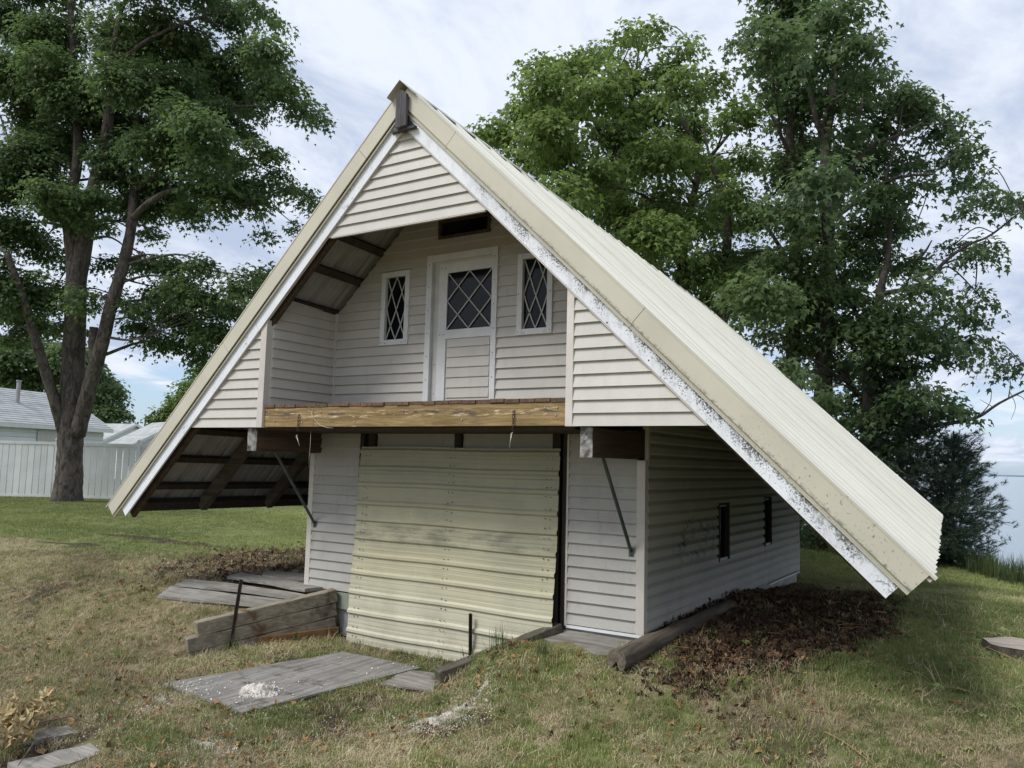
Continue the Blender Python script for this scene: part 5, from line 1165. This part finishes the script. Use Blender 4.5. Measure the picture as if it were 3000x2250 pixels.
# --- big multi-stemmed maple on the left
BL = [(190,640,30),(240,560,22),(250,640,24),(60,640,46),(150,700,24),(20,660,40),(300,660,30),(270,430,36),(200,420,36),(330,430,36),(230,330,50),(470,330,42),(390,330,46),(520,340,26),(490,440,26),(300,560,26),(330,560,30),(380,560,30),(450,570,30),(500,180,40),(120,400,50),(60,360,60),(100,250,70),(200,240,70),(300,240,60),(500,40,50),(540,110,42),(590,150,34),(420,90,60),(500,130,55),(560,110,40),(570,180,40),(520,220,42),(612,195,34),(655,232,28),(688,248,18),(440,180,60),(480,240,50),(430,300,60),(530,285,26),(556,302,16),(590,330,24),(600,372,20),(632,402,26),(668,425,22),(684,452,12),(640,488,14),(560,400,36),(500,390,42),(530,430,26),(562,462,12),(576,505,15),(430,390,50),(402,450,34),(360,420,58),(300,440,48),(330,495,24),
 (340,620,40),(400,610,46),(455,640,42),(520,600,36),(560,600,30),(588,582,16),(470,690,48),(400,680,48),(350,735,36),(420,745,38),(445,785,20),(515,725,26),(545,682,24),(310,700,28),(500,655,42),
 (30,600,60),(60,675,46),(120,620,36),(20,500,60),(95,520,46),(165,560,24),(20,400,60),(90,420,58),(150,470,34),(20,725,26),(108,700,20),(212,480,26),
 (50,60,85),(150,60,85),(260,60,85),(350,50,80),(50,180,85),(150,180,85),(250,170,80),(350,170,70),(60,300,72),(160,300,62),(250,290,60),(340,300,60),(410,240,50),(250,380,36),(330,370,40),(545,6,22),(575,24,20),(598,48,14),
 (100,-90,110),(280,-100,110),(430,-70,80),(200,-260,130),(-90,120,110),(-80,320,100),(-70,520,90),(380,-230,90)]
build_tree('maple_tree', 'huge dark maple with several stems standing in front of the white fence', 'tree', TB(195, 1470, 23.5),
 [([(195,1476,0),(203,1380,0),(206,1290,0),(208,1180,0),(218,1000,.1),(222,850,.1),(225,770,.1)], .37, .27),
  ([(186,1262,-.1),(150,1140,-.4),(112,1020,-.7),(85,930,-.9),(60,850,-1),(20,740,-1.2)], .17, .08),
  ([(226,1275,-.1),(264,1130,-.4),(300,1000,-.7),(325,900,-.8),(365,760,-.6),(385,660,-.4),(392,560,0),(395,450,.3),(400,300,.5)], .22, .09),
  ([(388,640,-.4),(440,590,-.8),(520,555,-1.2),(640,575,-1.5),(720,598,-1.6)], .10, .03),
  ([(276,1070,-.5),(272,1000,-.6),(275,958,-.6)], .13, .11),
  ([(222,830,.1),(205,690,.1),(200,600,.2),(226,480,.2),(226,320,.4),(215,150,.6),(205,0,.8)], .20, .08),
  ([(226,830,.1),(250,690,.1),(262,600,0),(300,450,-.2),(316,362,-.3),(330,200,-.3),(350,50,-.3)], .25, .09),
  ([(392,560,0),(470,500,-.5),(511,410,-.8),(540,365,-1),(590,330,-1.2),(700,312,-1.4),(800,312,-1.5)], .09, .025),
  ([(205,660,.1),(170,600,.6),(130,540,1),(60,500,1.4)], .10, .04), ([(300,985,-.7),(370,996,-1.0),(420,990,-1.2)], .045, .02), ([(330,200,-.3),(430,120,-.6),(560,60,-.9),(700,20,-1.2)], .08, .02)],
 BL, 23.5, M['leaf_dark'], M['bark'], .14, 2.1, 15, 20, tones=lambda u, v: .15 + .5 * RNG.random() * (1 if u > 380 else .8))

# --- maples behind the roof
B1 = [(1080,280,42),(1056,300,22),(1120,240,46),(1180,190,46),(1165,140,26),(1225,140,42),(1280,122,36),(1312,108,24),(1372,72,26),(1410,66,28),(1350,62,14),(1472,100,24),(1488,84,14),(1440,140,38),(1370,160,50),(1300,190,55),(1230,230,55),(1160,290,55),(1150,350,42),(1230,330,58),(1320,280,60),(1400,240,60),(1480,190,42),(1540,178,30),(1500,270,60),(1420,330,60),(1330,370,60),(1260,420,48),(1350,460,58),(1440,430,60),(1530,360,58),(1585,250,38),(1600,330,42),(1540,460,58),(1450,520,58),(1560,550,55),(1620,460,48),(1500,590,48),(1640,560,46),(1240,400,40),(1390,560,40),(1560,640,40),(1350,520,45),(1300,350,45),(1390,300,45),(1460,330,45),(1570,400,42),(1480,460,45),(1400,500,45),(1520,620,36),(1600,600,36),(1200,240,40),(1340,220,45),(1300,420,42)]
def t1(u, v): return .45 + .55 * RNG.random()
build_tree('maple_tree', 'broad yellow-green maple rising behind the ridge of the roof', 'tree', TB(2010, 1500, 19.5),
 [([(2010,1520,0),(2050,1250,0),(2090,1050,0),(2120,900,0),(2126,780,0),(2130,660,0),(2115,560,.2),(2080,470,.3)], .22, .06),
  ([(2060,1200,0),(2000,900,-.3),(2003,720,-.4),(2022,620,-.5),(2045,500,-.5),(2035,420,-.5),(1990,340,-.5)], .14, .04),
  ([(2030,1350,0),(1930,1000,.3),(1850,700,.4),(1820,520,.3),(1810,420,.3),(1800,330,.2),(1790,250,.2)], .15, .03),
  ([(1830,560,.3),(1760,390,.2),(1700,310,0),(1640,300,-.2)], .07, .02), ([(1815,440,.3),(1850,300,.5),(1870,160,.5),(1880,110,.5)], .05, .015), ([(1850,700,.4),(1700,560,0),(1600,480,-.3)], .07, .02), ([(2045,500,-.5),(2130,400,-.7),(2180,330,-.8)], .05, .02)],
 B1, 19.5, M['leaf_bright'], M['bark_dark'], .14, 2.0, 15, tones=t1)
ALL = [(1680,20,48),(1640,40,32),(1740,40,52),(1800,40,52),(1838,18,28),(1660,100,48),(1602,92,24),(1722,130,58),(1790,120,48),(1850,100,36),(1870,74,18),(1840,160,42),(1880,165,30),(1900,146,16),(1750,200,52),(1680,190,42),(1800,220,38),(1960,195,28),(1922,222,38),(1990,230,40),(2040,272,36),(2080,275,20),(2060,330,34),(2098,322,22),(2098,380,22),(2070,392,20),(1900,280,42),(1880,340,48),(1962,352,28),(1820,330,42),(1740,300,38),(1700,360,48),(1790,400,52),(1880,420,48),(1930,400,32),(1700,450,48),(1780,490,52),(1870,500,52),(1940,480,36),(1978,490,16),
 (2100,440,24),(2140,420,24),(2190,430,26),(2212,452,20),(2080,462,14),(2060,530,26),(2108,538,28),(2138,522,16),
 (1640,640,55),(1720,600,58),(1800,600,58),(1890,580,52),(1958,560,36),(1990,612,36),(2040,640,28),(2090,680,32),(2118,640,24),(2108,622,14),(2098,742,32),(2050,762,28),(2150,772,24),(2190,792,24),(2000,722,48),(1920,680,58),(1830,700,58),(1740,700,56),(1680,720,38),(1950,790,48),(1860,790,52),(1990,850,40),(2050,870,32),(2088,890,18),(1900,880,46),(1830,860,38),(1930,950,40),(1880,945,36),(1700,790,34),(1770,850,34),(1810,920,34),(1860,1000,34),(1910,1050,34)]
ALL += [(1600,560,40),(1660,640,45),(1690,560,40),(1750,660,50),(1850,640,50),(1880,720,50),(1930,740,46),(1800,780,45),(1960,700,40),(1850,540,45),(1770,540,45),(1900,460,40),(1720,250,45),(1840,270,34),(1860,220,30),(1700,320,40),(1840,380,36),(1980,400,22),(1950,860,42),(1970,920,34),(1760,740,40),(1720,800,30),(1890,830,40),(1610,650,36)]
A_ = [b for b in ALL if b[0] < 1760 and b[1] < 760]; B_ = [b for b in ALL if 1760 <= b[0] < 2000 and b[1] < 540] + [b for b in ALL if b[0] >= 1960 and b[1] < 400]; C_ = [b for b in ALL if b not in A_ and b not in B_]
build_tree('maple_tree', 'tall slim dark maple whose top leaves the frame, left of the forked one', 'tree', TB(2323, 1500, 17.5),
 [([(2323,1540,0),(2323,1100,0),(2325,900,0),(2330,750,0),(2325,600,0),(2315,470,0),(2315,380,0),(2330,250,0),(2320,100,0),(2330,-40,0)], .17, .05), ([(2322,600,0),(2345,480,.1),(2350,350,.2),(2380,200,.3)], .08, .03), ([(2325,480,0),(2280,380,-.3),(2240,300,-.4)], .05, .02), ([(2330,800,0),(2270,700,-.4),(2230,640,-.6)], .06, .02)],
 A_ + [(1700,-60,60),(1800,-60,50)], 17.5, M['leaf_deep'], M['bark_dark'], .135, 2.1, 15, tones=lambda u, v: (.25 + .5 * RNG.random()) + (.3 if v > 520 else 0))
build_tree('maple_tree', 'tall forked maple with pale limbs reaching right over the lake', 'tree', TB(2410, 1500, 17.0),
 [([(2410,1540,0),(2412,1100,0),(2420,900,0),(2425,700,0),(2424,560,0),(2420,430,0),(2434,316,0),(2457,113,0),(2470,0,0)], .20, .05), ([(2420,430,0),(2390,340,-.2),(2370,260,-.3),(2340,180,-.4)], .07, .03), ([(2402,400,0),(2430,310,-.4),(2479,271,-.7)], .05, .02),
  ([(2440,620,0),(2529,447,-.5),(2628,398,-.9),(2700,362,-1.2)], .07, .02), ([(2440,640,0),(2588,538,-.6),(2660,515,-1),(2732,511,-1.3)], .06, .02), ([(2590,530,-.6),(2625,420,-.6),(2640,340,-.5)], .035, .012), ([(2480,420,-.2),(2520,330,-.2),(2530,280,0)], .06, .02)],
 B_, 17.0, M['leaf_deep'], M['bark'], .135, 2.0, 15, tones=lambda u, v: .1 + .45 * RNG.random())
t2c = build_tree('maple_tree', 'dense dark maple at the shore with a bare branch over the water', 'tree', TB(2540, 1500, 16.5),
 [([(2540,1540,0),(2545,1150,0),(2560,1000,0),(2580,850,0),(2600,760,0),(2610,640,0)], .15, .04), ([(2580,860,0),(2695,835,-.3),(2770,765,-.5),(2830,720,-.6),(2900,690,-.7),(2990,620,-.8)], .05, .015), ([(2540,1240,0),(2690,1250,-.4),(2806,1236,-.7),(2870,1219,-.8),(2930,1180,-.9),(3040,1125,-1)], .055, .016), ([(2600,1000,0),(2700,1040,-.3),(2800,1080,-.5)], .05, .015), ([(2690,760,-.3),(2712,735,-.3),(2730,704,-.3)], .035, .012),
  ([(2870,1219,-.8),(2900,1180,-.8),(2905,1140,-.8)], .012, .004), ([(2905,1190,-.8),(2870,1170,-.8)], .008, .003), ([(2955,1165,-.9),(2960,1120,-.9),(2948,1090,-.9)], .012, .004), ([(2975,1155,-.9),(3000,1170,-.9),(3010,1210,-.9)], .009, .003), ([(2960,1150,-.9),(2975,1190,-.9),(2962,1230,-.9)], .007, .003), ([(2560,1050,0),(2500,900,.4),(2440,800,.6)], .07, .02), ([(2545,1200,0),(2460,1080,.3),(2380,1000,.4)], .06, .02)],
 C_, 16.5, M['leaf_deep'], M['bark_dark'], .135, 1.9, 15, dspread=1.2, tones=lambda u, v: .15 + .45 * RNG.random() + (.25 if u < 1780 else 0))

# --- pines and bushes at the shore
def pine(base, top, wid, label, nlev=16, seed=1, bare=.12):
    rs = np.random.default_rng(seed); root = tag(empty('pine_tree', tuple(base)), label, 'tree', 'young pines at the lake shore'); B0 = np.array(base); T0 = np.array(top) - B0
    MB().tube([(0, 0, 0), tuple(T0 * .5), tuple(T0)], [.075, .045, .012], 9).build('trunk', M['bark_pine'], root, True)
    br = MB(); C = []; Dn = []
    for l in range(nlev):
        t = .06 + .90 * l / nlev; ln = wid * (1 - t) ** .75 * rs.uniform(.75, 1.1) + .10; nb_ = 7 if t < .8 else 5
        for b in range(nb_):
            a = rs.uniform(0, 6.283); L_ = ln * rs.uniform(.6, 1.15); st = T0 * t; d = np.array([math.cos(a), math.sin(a), 0]); rise = .10 + .45 * t
            p1 = st + d * L_ * .5 + [0, 0, L_ * rise * .3]; p2 = st + d * L_ + [0, 0, L_ * (rise + .12)]; br.tube([tuple(st), tuple(p1), tuple(p2)], [.014, .009, .003], 5, False)
            n = int(8 + L_ * 30)
            for k in range(n):
                s = .22 + .80 * (k + rs.random()) / n; q = st + (p1 - st) * min(1, 2 * s) if s < .5 else p1 + (p2 - p1) * (2 * s - 1); off = rs.normal(0, .05 + .10 * L_ * (1 - abs(s - .6)), 3) * [1, 1, .45]
                br.tube([tuple(q), tuple(q + off)], [.004, .002], 3, False) if k % 3 == 0 else None; C.append(q + off); w_ = d + [0, 0, .45] + rs.normal(0, .45, 3); Dn.append(w_ / np.linalg.norm(w_))
    br.build('branches', M['bark_pine'], root)
    C = np.array(C); Dn = np.array(Dn); per = 26; n = len(C) * per; c = np.repeat(C, per, 0); d = np.repeat(Dn, per, 0) + rs.normal(0, .48, (n, 3)); d /= np.linalg.norm(d, axis=1, keepdims=True); s = np.cross(d, rs.normal(0, 1, (n, 3))); s /= np.linalg.norm(s, axis=1, keepdims=True); ln = rs.uniform(.06, .12, (n, 1)); c = c + np.repeat(Dn, per, 0) * rs.uniform(-.06, .06, (n, 1))
    V = np.stack([c - s * .0036, c + s * .0036, c + d * ln], 1); m = npmesh('needles', V.reshape(-1, 3), np.arange(n * 3).reshape(-1, 3), M['needle'], dict(t=np.repeat(np.clip(np.repeat(rs.random(len(C)), per) * .7 + rs.random(n) * .3, 0, 1), 3), s=np.repeat(rs.random(n) ** 2, 3))); link('crown', m, None, root)
pb = TB(2784, 1640, 15.5); pine(pb, PX(2794, 1262, 15.5), 1.15, 'young pine right of the roof corner against the water', 17, 3)
pa = TB(2637, 1600, 16.2); pine(pa, PX(2640, 1040, 16.2), 1.5, 'taller pine behind the roof corner, in the dark under the maples', 20, 5)
def shrub(base, blobs, dep, label, mat, tone, grp='bushes along the shore'):
    u0, v0 = base; b = TB(u0, v0, dep)
    return build_tree('bush', label, 'bush', b, [([(*b[:3], 0), (*(np.array(b) + [.05, 0, .5]), 0), (*(np.array(b) + [.1, .05, 1.1]), 0)], .05, .015)], blobs, dep, mat, M['bark_dark'], .09, 1.5, 13, 6, group=grp, dspread=.35, spread=.22, tones=lambda u, v: tone)
shrub((2400, 1600), [(1730,1110,36),(1765,1130,40),(1800,1140,36),(1720,1165,24),(1760,1175,26),(1690,1120,36)], 16.0, 'dark bush seen under the right eave', M['leaf_deep'], .12)
shrub((2700, 1630), [(1985,1140,30),(2020,1150,32),(2050,1175,24),(2010,1190,20),(1970,1180,24)], 15.2, 'low leafy bush between roof corner and young pine', M['leaf_deep'], .3)
shrub((2560, 1600), [(1840,1120,40),(1880,1140,40),(1920,1130,40),(1850,1180,26),(1900,1190,26)], 16.2, 'bush behind the slanting right eave', M['leaf_deep'], .2)

# --- trees behind the cottages
def far_tree(u, d, blobs, label, mat, size, tone, dsp=2., per=13, k=.5):
    b = TB(u, 1400, d); c = np.array(b); top = PX(u, min(q[1] for q in blobs) * K2 + 40, d)
    return build_tree('background_tree', label, 'tree', b, [([(*c, 0), (*(c * .5 + top * .5), 0), (*top, 0)], .3, .05)], blobs, d, mat, M['bark_dark'], size, k, per, 8, True, 'trees behind the cottages', dspread=dsp, twig=False, spread=.7, tones=lambda u, v: tone + .3 * RNG.random())
far_tree(110, 62, [(20,760,40),(60,750,40),(110,755,40),(150,760,35),(185,775,25),(20,820,40),(70,815,45),(120,815,45),(170,820,35),(-40,800,60),(30,735,20),(150,850,40),(60,860,40)], 'dark round tree behind the long cottage roof', M['leaf_deep'], .34, .15)
far_tree(300, 58, [(215,800,14),(225,825,20),(235,850,24),(245,880,20),(225,890,28),(258,893,12),(272,890,7),(205,860,28),(200,800,20),(240,830,12),(215,915,25)], 'drooping spruce between maple trunk and the small cottages', M['leaf_deep'], .26, .25, .8, 16, .9)
far_tree(560, 64, [(345,905,18),(365,880,24),(395,860,28),(420,835,26),(440,810,22),(390,900,26),(430,880,30),(460,850,34),(445,795,14),(490,840,50),(520,900,60),(335,912,8)], 'yellow-green tree above the small cottages left of the roof edge', M['leaf_bright'], .34, .4)
far_tree(500, 75, [(-60,760,50),(-120,790,60)], 'tree at the far left beyond the cottages', M['leaf_deep'], .34, .2) if False else None
